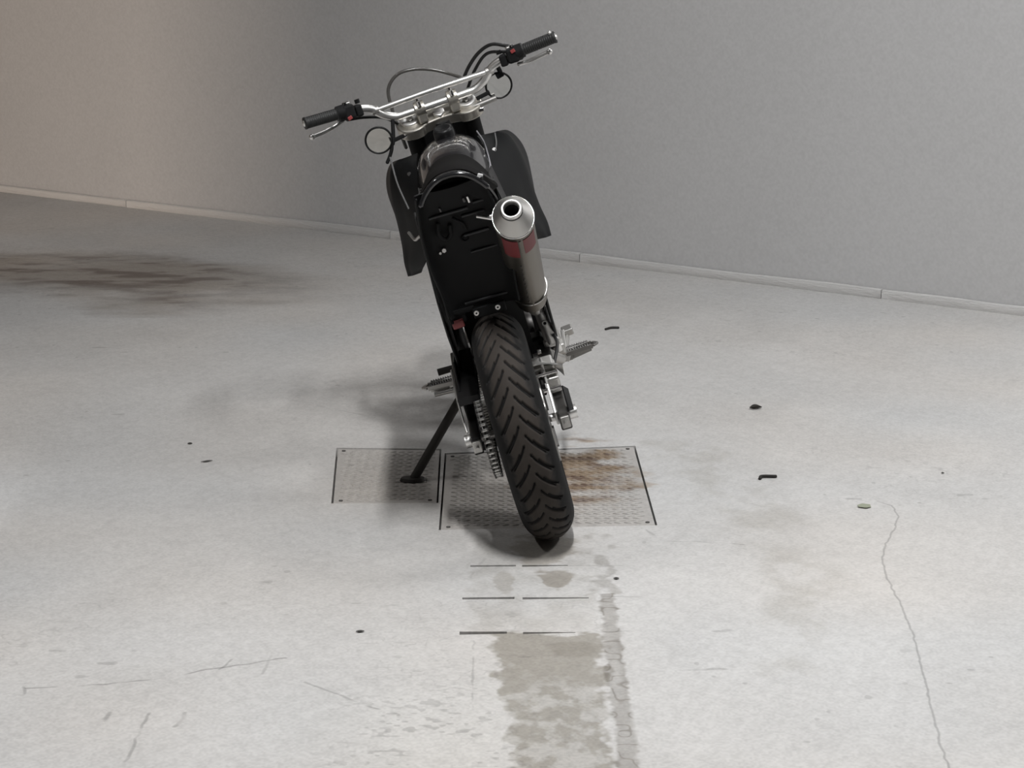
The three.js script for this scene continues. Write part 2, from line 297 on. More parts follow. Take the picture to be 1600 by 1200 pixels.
// ---------------------------------------------------------------- lamps
const mHousing = std([0.6, 0.6, 0.6], 0.5);
for (const [x, z, L, w, turn, I, c, label] of LAMPS) {
  const g = new THREE.Group(); g.name = numbered('ceiling_light'); g.position.set(x, CEIL, z); g.rotation.y = turn; scene.add(g); tag(g, label, 'ceiling light', 'ceiling lights');
  part('housing', rbox(L + 0.06, 0.05, w + 0.06, W(0, -0.026, 0), [0, 0, 0], 0.006), mHousing, g);
  part('diffuser', rbox(L, 0.014, w, W(0, -0.056, 0), [0, 0, 0], 0.004), new THREE.MeshStandardMaterial({ color: 0xffffff, emissive: lin(...c), emissiveIntensity: 4, roughness: 0.6 }), g);
  const l = new THREE.RectAreaLight(lin(...c), I, L, w); l.position.set(0, -0.066, 0); l.rotation.x = -Math.PI / 2; l.castShadow = true; g.add(l);
}

{ // warm bulkhead lamp on the far left, screened by an unseen stub added to shape its light
  const { at, aim, size, power, colour } = BULKHEAD, g = new THREE.Group(); g.name = 'wall_light'; g.position.set(...at); g.lookAt(...aim); scene.add(g);
  part('housing', rbox(size + 0.05, size + 0.05, 0.06, W(0, 0, -0.04), [0, 0, 0], 0.02), mHousing, g);
  part('diffuser', rbox(size, size, 0.016, W(0, 0, -0.004), [0, 0, 0], 0.006), new THREE.MeshStandardMaterial({ color: 0xffffff, emissive: lin(...colour), emissiveIntensity: 4, roughness: 0.6 }), g);
  part('bracket', rod(W(0, 0, -0.06), W(0, -0.0, -0.5), 0.02), mHousing, g);
  const l = new THREE.RectAreaLight(lin(...colour), power, size, size); l.position.set(0, 0, 0.01); l.rotation.y = Math.PI; l.castShadow = true; g.add(l);
  tag(g, 'square warm wall light at the far left of the room', 'wall light');
  struct(part('added_wall_stub', new THREE.BoxGeometry(0.2, CEIL, 1.95).translate(-5.35, CEIL / 2, -3.72), mDim, scene), 'unseen stub of wall added at the left to screen the warm light');
}

// ---------------------------------------------------------------- motorcycle
const mBlack = std([0.008, 0.008, 0.0085], 0.42, 0, { specularIntensity: 0.7 }), mMatte = std([0.0075, 0.0075, 0.008], 0.7, 0, { specularIntensity: 0.5 }), mGloss = std([0.012, 0.012, 0.013], 0.16, 0, { clearcoat: 0.6, clearcoatRoughness: 0.08 });
const mSeat = std([0.0045, 0.0040, 0.0040], 0.75, 0, { specularIntensity: 0.18 }), mShroud = std([0.0065, 0.0068, 0.0072], 0.5, 0, { specularIntensity: 0.28 }), mRib = std([0.026, 0.027, 0.029], 0.45), mGrip = std([0.018, 0.018, 0.018], 0.55);
const mAlu = std([0.88, 0.87, 0.85], 0.40, 1), mAluMat = std([0.55, 0.54, 0.52], 0.45, 1), mClamp = std([0.64, 0.61, 0.55], 0.42, 1), mSteel = std([0.50, 0.49, 0.47], 0.38, 1), mDarkSteel = std([0.16, 0.155, 0.15], 0.45, 1);
const mChrome = std([0.82, 0.81, 0.80], 0.14, 1), mMuffler = std([0.21, 0.193, 0.168], 0.40, 1), mSoot = std([0.012, 0.011, 0.010], 0.9), mRed = std([0.30, 0.045, 0.045], 0.5), mSticker = std([0.16, 0.022, 0.025], 0.5), mRedDull = std([0.20, 0.045, 0.045], 0.55), mBrass = std([0.62, 0.52, 0.33], 0.4, 1);
const mTank = std([0.016, 0.0155, 0.018], 0.30, 0.2, { clearcoat: 1, clearcoatRoughness: 0.05 }), mMirror = std([0.40, 0.40, 0.39], 0.03, 1), mHose = std([0.11, 0.11, 0.11], 0.5), mCable = std([0.014, 0.014, 0.014], 0.35), mFrame = std([0.022, 0.022, 0.023], 0.45), mSpring = std([0.30, 0.29, 0.28], 0.45, 0.6), mLens = std([0.7, 0.7, 0.7], 0.1, 0.2);
const mPeg = std([0.27, 0.262, 0.25], 0.42, 1), mCap = std([0.85, 0.84, 0.82], 0.5, 1);
const mStand = std([0.03, 0.027, 0.024], 0.55, 0.3);

const LEAN = 15.8 * Math.PI / 180, YAW = 2.5 * Math.PI / 180;
const bike = new THREE.Group(); bike.name = 'motorcycle'; scene.add(bike);
{
  const r0 = W(Math.cos(YAW), 0, -Math.sin(YAW)), fw = W(-Math.sin(YAW), 0, -Math.cos(YAW));
  const right = r0.clone().multiplyScalar(Math.cos(LEAN)).add(W(0, Math.sin(LEAN), 0)), up = W(0, Math.cos(LEAN), 0).addScaledVector(r0, -Math.sin(LEAN));
  bike.quaternion.setFromRotationMatrix(new THREE.Matrix4().makeBasis(right, up, fw.clone().negate()));
  bike.position.set(0.0955, 0.0705, -5.6553).addScaledVector(up, -0.0715);
}
bike.updateMatrixWorld(true);
const toBike = (w) => bike.worldToLocal(w.clone());
tag(bike, 'black off-road motorcycle with road tyres leaning on its side stand, seen from behind', 'motorcycle');
const P = (name, geos, mat, parent = bike) => part(name, geos, mat, parent);

// --- wheels
function tyreGeo(R, hw, NU, NV, grooves) {
  const hr = 0.078, Rc = R - hr, rows = [], cols = [], A = 1.95, pitch = 2 * Math.PI / 38;
  const rowsN = NU, p = new Float32Array((NU + 1) * (NV + 1) * 3), col = new Float32Array((NU + 1) * (NV + 1) * 3), uv = new Float32Array((NU + 1) * (NV + 1) * 2), ix = [];
  for (let i = 0; i <= NU; i++) {
    const a = i / NU * 2 * Math.PI;
    for (let j = 0; j <= NV; j++) {
      const v = (j / NV * 2 - 1) * A, s = v * 0.074; let d = 0;
      if (grooves) {
        for (const side of [-1, 1]) {
          const q = s * side; if (q < 0.000 || q > 0.068) continue;
          // arrow grooves: short and long ones in turn; apex towards the top of the rear side
          for (const [off, q0, q1, lag, wd] of [[side > 0 ? 0 : 0.5, 0.007, 0.052, 0.19, 0.0030], [side > 0 ? 0.36 : 0.86, 0.024, 0.062, 0.13, 0.0024]]) {
            if (q < q0 - 0.003 || q > q1 + 0.003) continue;
            const t = (q - q0) / (q1 - q0), ph = off * pitch + lag * (t < 0 ? 0 : Math.pow(t, 0.8));
            let da = (a + ph) % pitch; if (da < 0) da += pitch; if (da > pitch / 2) da -= pitch;
            const w = wd * (1 - 0.5 * t), dist = Math.abs(da) * R * (0.55), end = Math.max(0, q0 - q, q - q1);
            d = Math.max(d, sm(w + 0.0012, w * 0.5, Math.hypot(dist, end)));
          }
        }
      }
      const rr = Rc + (hr - 0.0055 * d) * Math.cos(v) - (Math.abs(v) > 1.5 ? (Math.abs(v) - 1.5) * 0.004 : 0), k = i * (NV + 1) + j;
      p[k * 3] = (hw - 0.0055 * d) * Math.sin(v) * (Math.abs(v) > 1.57 ? 1 - (Math.abs(v) - 1.57) * 0.12 : 1);
      p[k * 3 + 1] = rr * Math.sin(a); p[k * 3 + 2] = rr * Math.cos(a);
      const nz = fbm(a * 9, v * 3 + 5, 3), worn = sm(0.95, 0.55, Math.abs(v) + 0.35 * nz) * (1 - d), c = 0.007 + 0.028 * worn * (1 + 0.3 * nz);
      col[k * 3] = c * (1.02 + 0.16 * worn); col[k * 3 + 1] = c; col[k * 3 + 2] = c * (0.99 - 0.12 * worn); uv[k * 2] = i / NU; uv[k * 2 + 1] = j / NV;
      if (i < NU && j < NV) { const b = k + NV + 1; ix.push(k, k + 1, b + 1, k, b + 1, b); }
    }
  }
  const g = new THREE.BufferGeometry(); g.setAttribute('position', new THREE.BufferAttribute(p, 3)); g.setAttribute('color', new THREE.BufferAttribute(col, 3)); g.setAttribute('uv', new THREE.BufferAttribute(uv, 2)); g.setIndex(ix); g.computeVertexNormals(); return g;
}
const mTyre = new THREE.MeshPhysicalMaterial({ vertexColors: true, roughness: 0.75, specularIntensity: 0.4 });
const rimProf = [[0.222, -0.048], [0.226, -0.046], [0.222, -0.040], [0.206, -0.036], [0.196, -0.020], [0.193, 0], [0.196, 0.020], [0.206, 0.036], [0.222, 0.040], [0.226, 0.046], [0.222, 0.048], [0.205, 0.043], [0.190, 0.022], [0.186, 0], [0.190, -0.022], [0.205, -0.043], [0.222, -0.048]];
function wheel(c, hw, names, grooves) {
  const tg = tyreGeo(0.315, hw, grooves ? 1140 : 380, grooves ? 112 : 56, grooves);
  // rows run so that the chevrons point up on the side facing the viewer
  tg.translate(c.x, c.y, c.z); P(names + '_tyre', tg, mTyre);
  const sx = hw / 0.072, rim = new THREE.LatheGeometry(rimProf.map(([r, y]) => new THREE.Vector2(r, y * sx)), 72); rim.rotateZ(Math.PI / 2); rim.translate(c.x, c.y, c.z);
  const rp = P(names + '_rim', rim, mFrame);
  const hub = lathe(W(c.x - 0.055, c.y, c.z), W(c.x + 0.055, c.y, c.z), [[0, 0], [0.05, 0], [0.05, 0.008], [0.03, 0.02], [0.028, 0.09], [0.05, 0.102], [0.05, 0.11], [0, 0.11]], 28); P(names + '_hub', hub, mAluMat);
  for (let i = 0; i < 32; i++) {
    const a = i / 32 * 2 * Math.PI, s = i & 1 ? 1 : -1, b = a + ((i >> 1) & 1 ? 0.55 : -0.55);
    P('spoke', rod(W(c.x + s * 0.046, c.y + 0.046 * Math.sin(b), c.z + 0.046 * Math.cos(b)), W(c.x + s * 0.008, c.y + 0.190 * Math.sin(a), c.z + 0.190 * Math.cos(a)), 0.0018, 0.0018, 6), mSteel, rp);
  }
}
const AX = V(0, 0.315, 0), FAX = V(0, 0.300, 1.46);
wheel(AX, 0.072, 'rear', true);
// brake disc with drilled holes and wavy edge
function disc(c, x, R, parentName) {
  const s = new THREE.Shape(); for (let i = 0; i <= 144; i++) { const a = i / 144 * 2 * Math.PI, r = R * (1 + 0.022 * Math.cos(a * 12)); i ? s.lineTo(r * Math.cos(a), r * Math.sin(a)) : s.moveTo(r * Math.cos(a), r * Math.sin(a)); }
  const h = new THREE.Path(); h.absarc(0, 0, R * 0.72, 0, 2 * Math.PI, true); s.holes.push(h);
  for (let i = 0; i < 24; i++) { const a = i / 24 * 2 * Math.PI, q = new THREE.Path(); q.absarc(R * (i & 1 ? 0.82 : 0.91) * Math.cos(a), R * (i & 1 ? 0.82 : 0.91) * Math.sin(a), 0.004, 0, 2 * Math.PI, true); s.holes.push(q); }
  const g = new THREE.ExtrudeGeometry(s, { depth: 0.004, bevelEnabled: false, curveSegments: 24 }); g.rotateY(Math.PI / 2); g.translate(x, c.y, c.z);
  const d = P(parentName, g, mSteel), ar = [];
  for (let i = 0; i < 6; i++) { const a = i / 6 * 2 * Math.PI; ar.push(bar(W(x + 0.002, c.y + 0.03 * Math.sin(a), c.z + 0.03 * Math.cos(a)), W(x + 0.002, c.y + R * 0.76 * Math.sin(a + 0.3), c.z + R * 0.76 * Math.cos(a + 0.3)), 0.014, 0.005, 0.001)); }
  P('disc_carrier', ar, mDarkSteel, d);
}
disc(AX, 0.070, 0.118, 'rear_brake_disc');
// sprocket and chain
const SPX = -0.098, SPR = 0.111, FSP = V(SPX, 0.40, 0.64), FSR = 0.034;
{
  const s = new THREE.Shape(), T = 44; for (let i = 0; i <= T * 6; i++) { const a = i / (T * 6) * 2 * Math.PI, r = SPR - 0.004 + 0.005 * Math.cos(a * T); i ? s.lineTo(r * Math.cos(a), r * Math.sin(a)) : s.moveTo(r, 0); }
  for (let i = 0; i < 6; i++) { const a = i / 6 * 2 * Math.PI, q = new THREE.Path(); q.absellipse(0.073 * Math.cos(a), 0.073 * Math.sin(a), 0.018, 0.026, 0, 2 * Math.PI, true, a); s.holes.push(q); }
  const h = new THREE.Path(); h.absarc(0, 0, 0.034, 0, 2 * Math.PI, true); s.holes.push(h);
  const g = new THREE.ExtrudeGeometry(s, { depth: 0.006, bevelEnabled: false, curveSegments: 16 }); g.rotateY(Math.PI / 2); g.translate(SPX - 0.003, AX.y, AX.z); P('rear_sprocket', g, mDarkSteel);
  // chain path: around the rear sprocket, along the top run, round the front sprocket, back along the bottom
  const pts = []; const push = (f, y) => pts.push([f, y]);
  for (let i = 0; i <= 40; i++) { const a = -Math.PI / 2 - 0.10 - i / 40 * (Math.PI - 0.28); push(SPR * Math.cos(a), AX.y + SPR * Math.sin(a)); }
  for (let i = 0; i <= 20; i++) { const a = Math.PI / 2 + 0.1 - i / 20 * Math.PI; push(0.64 + FSR * Math.cos(a), 0.40 + FSR * Math.sin(a)); }
  push(pts[0][0], pts[0][1]);
  const L = [0]; for (let i = 1; i < pts.length; i++) L.push(L[i - 1] + Math.hypot(pts[i][0] - pts[i - 1][0], pts[i][1] - pts[i - 1][1]));
  const N = 2 * Math.round(L[L.length - 1] / 0.0159 / 2), at = (t) => { t = ((t % 1) + 1) % 1 * L[L.length - 1]; let i = 1; while (L[i] < t) i++; const k = (t - L[i - 1]) / (L[i] - L[i - 1]); return V(SPX, pts[i - 1][1] + (pts[i][1] - pts[i - 1][1]) * k, pts[i - 1][0] + (pts[i][0] - pts[i - 1][0]) * k); };
  const chain = P('chain', rod(at(0).setX(SPX - 0.011), at(0).setX(SPX + 0.011), 0.0022), mSteel);
  const mk = (dx) => { const gs = [], h = 0.0159 / 2; for (const s of [-1, 1]) { const sh = new THREE.Shape(); for (let i = 0; i <= 28; i++) { const a = i / 28 * 2 * Math.PI, x = Math.cos(a) * h * 1.9, y = 0.0068 * Math.sin(a) * (0.78 + 0.22 * Math.abs(Math.cos(a))); i ? sh.lineTo(x, y) : sh.moveTo(x, y); } const e = new THREE.ExtrudeGeometry(sh, { depth: 0.0016, bevelEnabled: false }); e.rotateY(Math.PI / 2); e.translate(s * dx - 0.0008, 0, 0); gs.push(e); }
    return merge(gs); };
  const gRoll = rod(W(-0.0105, 0, 0.00795), W(0.0105, 0, 0.00795), 0.0044, undefined, 10);
  const gOut = mk(0.0098), gIn = mk(0.0070);
  for (let i = 0; i < N; i++) {
    const a = at(i / N), b = at((i + 1) / N), m = P('chain_link', i & 1 ? gIn : gOut, mDarkSteel, chain), rl = P('chain_roller', gRoll, mAlu, chain);
    m.position.copy(a).add(b).multiplyScalar(0.5); const d = b.sub(a).normalize(); m.rotation.x = Math.atan2(-d.y, d.z); rl.position.copy(m.position); rl.rotation.copy(m.rotation);
  }
}
// swingarm with axle, adjusters, chain guard
for (const s of [-1, 1]) {
  const arm = P('swingarm', extrudeSide([[-0.075, 0.292], [-0.075, 0.338], [0.05, 0.352], [0.35, 0.415], [0.66, 0.432], [0.67, 0.375], [0.35, 0.335], [0.05, 0.285]], s > 0 ? 0.098 : -0.142, s > 0 ? 0.128 : -0.116, 0.004), s > 0 ? mDarkSteel : mBlack);
  P('axle_adjuster', [rbox(0.024, 0.032, 0.016, V(s > 0 ? 0.113 : -0.129, 0.315, -0.080), [0, 0, 0], 0.003), rod(V(s > 0 ? 0.113 : -0.129, 0.315, -0.11), V(s > 0 ? 0.113 : -0.129, 0.315, -0.08), 0.005, 0.005, 12)], mAluMat, arm);
}
P('swingarm_bridge', rbox(0.25, 0.06, 0.07, V(-0.008, 0.415, 0.47), [0.1, 0, 0], 0.012), mBlack);
P('rear_axle', [rod(V(-0.155, 0.315, 0), V(0.150, 0.315, 0), 0.011), rod(V(0.128, 0.315, 0), V(0.150, 0.315, 0), 0.019, 0.019, 6), rod(V(-0.160, 0.315, 0), V(-0.142, 0.315, 0), 0.019, 0.019, 6)], mAlu);
P('chain_guard', [extrudeSide([[-0.03, 0.440], [0.10, 0.462], [0.34, 0.488], [0.36, 0.470], [0.1, 0.440], [-0.03, 0.420]], -0.148, -0.088, 0.003), extrudeSide([[0.04, 0.36], [0.02, 0.45], [0.16, 0.50], [0.34, 0.49], [0.36, 0.42], [0.16, 0.38]], -0.140, -0.134, 0.002)], mBlack);
P('chain_guide', [extrudeSide([[0.16, 0.235], [0.16, 0.30], [0.26, 0.32], [0.27, 0.25]], -0.126, -0.118, 0.003), extrudeSide([[0.16, 0.235], [0.16, 0.30], [0.26, 0.32], [0.27, 0.25]], -0.078, -0.072, 0.003), rbox(0.05, 0.012, 0.08, V(-0.098, 0.240, 0.21), [0, 0, 0], 0.003)], mMatte);
P('guard_edge', tube([V(-0.151, 0.47, 0.20), V(-0.152, 0.43, 0.10), V(-0.151, 0.385, 0.03), V(-0.148, 0.345, -0.02)], 0.0035, 20, 8), mAluMat);

// --- rear brake caliper, bracket, hose
const cal = P('rear_brake_caliper', [rbox(0.034, 0.055, 0.085, V(0.112, 0.405, 0.085), [0.5, 0, 0], 0.008, 3), rbox(0.026, 0.045, 0.075, V(0.052, 0.412, 0.085), [0.5, 0, 0], 0.008, 3), rbox(0.08, 0.022, 0.05, V(0.085, 0.440, 0.090), [0.5, 0, 0], 0.006)], mAluMat);
P('brake_pad', [rbox(0.006, 0.04, 0.06, V(0.064, 0.400, 0.06), [0.5, 0, 0], 0.001), rbox(0.006, 0.04, 0.06, V(0.082, 0.400, 0.06), [0.5, 0, 0], 0.001)], mSoot, cal);
P('caliper_pin', [rod(V(0.06, 0.385, 0.025), V(0.128, 0.385, 0.025), 0.006), rod(V(0.06, 0.425, 0.04), V(0.128, 0.425, 0.04), 0.005)], mChrome, cal);
P('caliper_bracket', extrudeSide([[-0.03, 0.30], [-0.035, 0.335], [0.03, 0.40], [0.05, 0.45], [0.10, 0.46], [0.12, 0.42], [0.07, 0.35], [0.02, 0.295]], 0.090, 0.097, 0.002), mAlu);
P('caliper_cover', shell([0, 1, 2, 3, 4].map(i => [0, 1, 2, 3, 4, 5].map(j => { const t = j / 5, u = i / 4; return V(0.070 + 0.078 * t, 0.462 - 0.020 * t * t - 0.05 * u * t * t - 0.012 * u, 0.03 + 0.13 * u); })), 0.004), mAlu);
P('rear_brake_disc_guard', shell([0, 1, 2, 3, 4, 5].map(i => [0, 1, 2, 3].map(j => { const a = -0.15 - i * 0.14; return V(0.128 + 0.014 * Math.sin(j / 3 * 3.14), 0.315 + (0.055 + 0.055 * j / 3) * Math.sin(-a + 0.1), -(0.055 + 0.055 * j / 3) * Math.cos(a) + 0.02); })), 0.004), mBlack);
P('brake_hose', tube([V(0.125, 0.43, 0.10), V(0.146, 0.45, 0.2), V(0.150, 0.44, 0.36), V(0.142, 0.46, 0.42)], 0.005, 30, 8), mCable);

// --- frame, engine, shock (mostly behind the wheel)
P('frame', [
  tube([V(0, 1.02, 0.93), V(0, 0.93, 0.80), V(-0.05, 0.86, 0.55), V(-0.09, 0.74, 0.46)], 0.02, 30, 12), tube([V(0, 0.93, 0.80), V(0.05, 0.86, 0.55), V(0.09, 0.74, 0.46)], 0.02, 30, 12),
  tube([V(-0.09, 0.80, 0.50), V(-0.115, 0.60, 0.52), V(-0.12, 0.42, 0.58), V(-0.10, 0.30, 0.66)], 0.021, 30, 12), tube([V(0.09, 0.80, 0.50), V(0.115, 0.60, 0.52), V(0.12, 0.42, 0.58), V(0.10, 0.30, 0.66)], 0.021, 30, 12),
  tube([V(0, 0.99, 0.96), V(0, 0.75, 1.08), V(0, 0.45, 1.08), V(-0.06, 0.27, 0.98), V(-0.09, 0.26, 0.70)], 0.021, 40, 12), tube([V(0, 0.45, 1.08), V(0.06, 0.27, 0.98), V(0.09, 0.26, 0.70)], 0.02, 30, 12),
  rod(V(0, 0.94, 1.045), V(0, 1.06, 0.985), 0.032)], mFrame);
P('subframe', [...[-1, 1].flatMap(s => [tube([V(s * 0.07, 0.88, 0.55), V(s * 0.082, 0.93, 0.25), V(s * 0.075, 0.97, 0.0), V(s * 0.05, 0.99, -0.12)], 0.010, 24, 10), tube([V(s * 0.10, 0.62, 0.53), V(s * 0.09, 0.78, 0.30), V(s * 0.082, 0.92, 0.08)], 0.009, 24, 10)])], mFrame);
const eng = P('engine', [rbox(0.22, 0.20, 0.34, V(0, 0.37, 0.82), [0, 0, 0], 0.04, 4), rbox(0.15, 0.22, 0.15, V(0, 0.58, 0.90), [0.12, 0, 0], 0.02, 3), rbox(0.13, 0.10, 0.16, V(0, 0.72, 0.88), [0.12, 0, 0], 0.03, 3), rod(V(-0.09, 0.37, 0.72), V(-0.145, 0.37, 0.72), 0.085, 0.07, 28), rod(V(0.09, 0.36, 0.80), V(0.150, 0.36, 0.80), 0.10, 0.085, 32)], mDarkSteel);
for (let i = 0; i < 7; i++) P('cooling_fin', rbox(0.18, 0.006, 0.19, V(0, 0.50 + i * 0.026, 0.905 - 0.003 * i), [0.12, 0, 0], 0.002), mAluMat, eng);
P('shock_absorber', [rod(V(0, 0.44, 0.38), V(0, 0.62, 0.44), 0.017), rod(V(0, 0.60, 0.43), V(0, 0.76, 0.48), 0.026), rod(V(0, 0.455, 0.385), V(0, 0.467, 0.389), 0.034), rod(V(0, 0.70, 0.46), V(0, 0.715, 0.465), 0.036)], mAluMat);
{ const q = []; for (let i = 0; i <= 140; i++) { const a = i / 140 * 14 * Math.PI, t = i / 140; q.push(V(0.034 * Math.cos(a), 0.467 + 0.235 * t, 0.388 + 0.078 * t + 0.034 * Math.sin(a))); } P('shock_spring', tube(q, 0.0055, 280, 7), mSpring); }
P('airbox', [rbox(0.17, 0.24, 0.20, V(-0.005, 0.80, 0.34), [-0.25, 0, 0], 0.02), rbox(0.15, 0.16, 0.10, V(-0.005, 0.66, 0.40), [-0.25, 0, 0], 0.02)], mMatte);
P('mud_flap', shell([0, 1, 2, 3, 4, 5].map(i => [0, 1, 2, 3, 4].map(j => { const a = 1.45 - i * 0.30, r = 0.345; return V(-0.085 + 0.17 * j / 4, 0.315 + r * Math.sin(a), r * Math.cos(a) + 0.005); })), 0.004), mMatte);

// --- side covers
for (const s of [-1, 1]) P('side_cover', shell([0, 1, 2, 3, 4, 5, 6].map(i => [0, 1, 2, 3, 4, 5].map(j => {
  const u = i / 6, t = j / 5, f = s < 0 ? 0.08 + 0.46 * u : 0.26 + 0.30 * u, top = 0.965 - 0.03 * u, bot = s < 0 ? 0.60 - 0.16 * Math.sin(u * 1.4) : 0.52 - 0.10 * u;
  const x = 0.094 + (s < 0 ? 0.032 : 0.050) * Math.sin(t * 1.75) + 0.012 * u; return V(s * x, top + (bot - top) * t, f - 0.05 * (1 - t) * (1 - u));
})).map(r => s < 0 ? r : [...r].reverse()), 0.004), mBlack);
P('inner_guard', extrudeSide([[0.02, 0.60], [0.0, 0.70], [0.20, 0.92], [0.30, 0.90], [0.30, 0.50], [0.22, 0.42]], -0.128, -0.121, 0.003), mBlack);

// --- tail: arched rear fender, inner fender, bracket
function arch(f, cx, top, hw, drop, n = 18, pow = 2.4) { return Array.from({ length: n + 1 }, (_, i) => { const t = i / n * 2 - 1; return V(cx + hw * t, top - drop * Math.pow(Math.abs(t), pow), f); }); }
const tailSec = [[-0.215, 1.045, 0.083, 0.050], [-0.20, 1.052, 0.092, 0.062], [-0.10, 1.047, 0.098, 0.085], [0.05, 1.025, 0.102, 0.10], [0.2, 1.0, 0.104, 0.11]];
const fender = P('rear_fender', shell(tailSec.map(([f, t, h, d]) => arch(f, 0, t, h, d)), 0.005), mBlack);
P('fender_lip', tube(arch(-0.213, 0, 1.046, 0.086, 0.052, 12), 0.0075, 60, 10), mGloss, fender);
// inner fender: from under the tail down and forward to above the tyre
const innerRow = (t, n = 16) => { const f = -0.175 + 0.16 * t + 0.03 * Math.sin(t * 3.1), y = 1.01 - 0.352 * t, hw = 0.086 + 0.018 * Math.sin(clamp(t * 1.25) * Math.PI * 0.8) - 0.006 * sm(0.75, 1, t); return Array.from({ length: n + 1 }, (_, j) => { const q = j / n * 2 - 1; return V(-0.008 + hw * q, y + 0.01 * q * q * (1 - t), f - 0.045 * Math.pow(Math.abs(q), 6)); }); };
const inner = P('inner_fender', shell(Array.from({ length: 25 }, (_, i) => innerRow(i / 24)).map(r => [...r].reverse()), 0.005), mMatte);
const innerAt = (t, q, lift = 0.006) => { const f = -0.175 + 0.16 * t + 0.03 * Math.sin(t * 3.1), y = 1.01 - 0.352 * t, hw = 0.086 + 0.018 * Math.sin(clamp(t * 1.25) * Math.PI * 0.8); return V(-0.008 + hw * q, y, f - lift); };
for (const [t, a, b, r] of [[0.19, -0.75, 0.32, 0.0045], [0.245, 0.10, 0.72, 0.004], [0.40, 0.02, 0.66, 0.0045], [0.545, 0.06, 0.78, 0.003], [0.16, 0.5, 0.8, 0.004], [0.93, -0.5, 0.7, 0.004]]) P('rib', rod(innerAt(t, a, 0.004), innerAt(t, b, 0.004), r, r, 10), mRib, inner);
P('cable_clip', [rbox(0.006, 0.020, 0.006, innerAt(0.125, 0.42), [0.3, 0, 0.1], 0.002)], mAlu, inner);
P('cable_clip', [rbox(0.006, 0.013, 0.006, innerAt(0.12, 0.30), [0.3, 0, 0.1], 0.002)], mHose, inner);
P('cable_clip', [rbox(0.005, 0.012, 0.006, innerAt(0.145, -0.40), [0.3, 0, 0.1], 0.002)], mHose, inner);
P('bolt', [rod(innerAt(0.47, -0.57, 0.004), innerAt(0.47, -0.57, 0.014), 0.006, 0.006, 6), rod(innerAt(0.485, -0.68, 0.004), innerAt(0.485, -0.68, 0.012), 0.0035, 0.0035, 8)], mAlu, inner);
P('plug', [new THREE.TorusGeometry(0.008, 0.003, 8, 18).translate(...innerAt(0.42, 0.02, 0.007).toArray())], mShroud, inner);
P('wiring_loop', tube([innerAt(0.25, -0.55, 0.01), innerAt(0.33, -0.58, 0.02), innerAt(0.385, -0.44, 0.018), innerAt(0.36, -0.30, 0.014), innerAt(0.29, -0.26, 0.008)], 0.006, 30, 8), mMatte, inner);
P('wiring_tail', tube([innerAt(0.24, -0.12, 0.008), innerAt(0.27, 0.0, 0.016), innerAt(0.30, 0.08, 0.010), innerAt(0.36, 0.12, 0.006)], 0.004, 24, 8), mMatte, inner);
P('reflector', rbox(0.014, 0.016, 0.004, V(0.076, 1.022, -0.212), [0.2, 0, -0.5], 0.002), std([0.75, 0.75, 0.75], 0.3), inner);
P('grommet', new THREE.TorusGeometry(0.011, 0.004, 8, 20).translate(-0.098, 0.935, -0.135), mShroud, inner);
P('fender_edge', tube([0.0, 0.15, 0.3, 0.45, 0.6, 0.8, 0.97].map(t => innerAt(t, -1.0, 0.043)), 0.004, 40, 8), mShroud, inner);
const brk = P('tail_bracket', [rbox(0.088, 0.030, 0.012, V(0.002, 0.656, -0.045), [0.15, 0, 0], 0.004), rbox(0.010, 0.045, 0.010, V(-0.104, 0.665, -0.04), [0.1, 0, 0.1], 0.003), rbox(0.06, 0.012, 0.008, V(-0.065, 0.672, -0.042), [0.1, 0, 0], 0.003)], mShroud);
for (const x of [-0.033, 0.025]) { P('bolt', rod(V(x, 0.657, -0.048), V(x, 0.657, -0.058), 0.0078, 0.0065, 16), mAlu, brk); P('bolt_socket', rod(V(x, 0.657, -0.058), V(x, 0.657, -0.0587), 0.0028, 0.0028, 6), mSoot, brk); }
P('tail_lamp', [rbox(0.032, 0.022, 0.014, V(-0.088, 0.635, -0.02), [0.1, 0, 0.05], 0.004)], mRedDull);
P('lamp_holder', rbox(0.05, 0.030, 0.03, V(-0.088, 0.648, 0.0), [0.1, 0, 0], 0.006), mMatte);

// --- seat
const seatSec = [[-0.16, 1.052, 0.070, 0.030], [-0.10, 1.056, 0.086, 0.05], [0.05, 1.042, 0.104, 0.085], [0.2, 1.030, 0.112, 0.105], [0.33, 1.022, 0.112, 0.11], [0.42, 1.016, 0.106, 0.10], [0.475, 1.002, 0.098, 0.09], [0.495, 0.985, 0.092, 0.08]];
const seat = P('seat', shell(seatSec.map(([f, t, h, d]) => arch(f, 0, t, h, d, 22, 2.6)), 0.03), mSeat);
P('seat_seam', tube(seatSec.slice(1).map(([f, t, h, d]) => V(-h * 0.93, t - d * 0.80, f)), 0.003, 40, 6), mBlack, seat);
P('seat_seam', tube(seatSec.slice(1).map(([f, t, h, d]) => V(h * 0.93, t - d * 0.80, f)), 0.003, 40, 6), mBlack, seat);

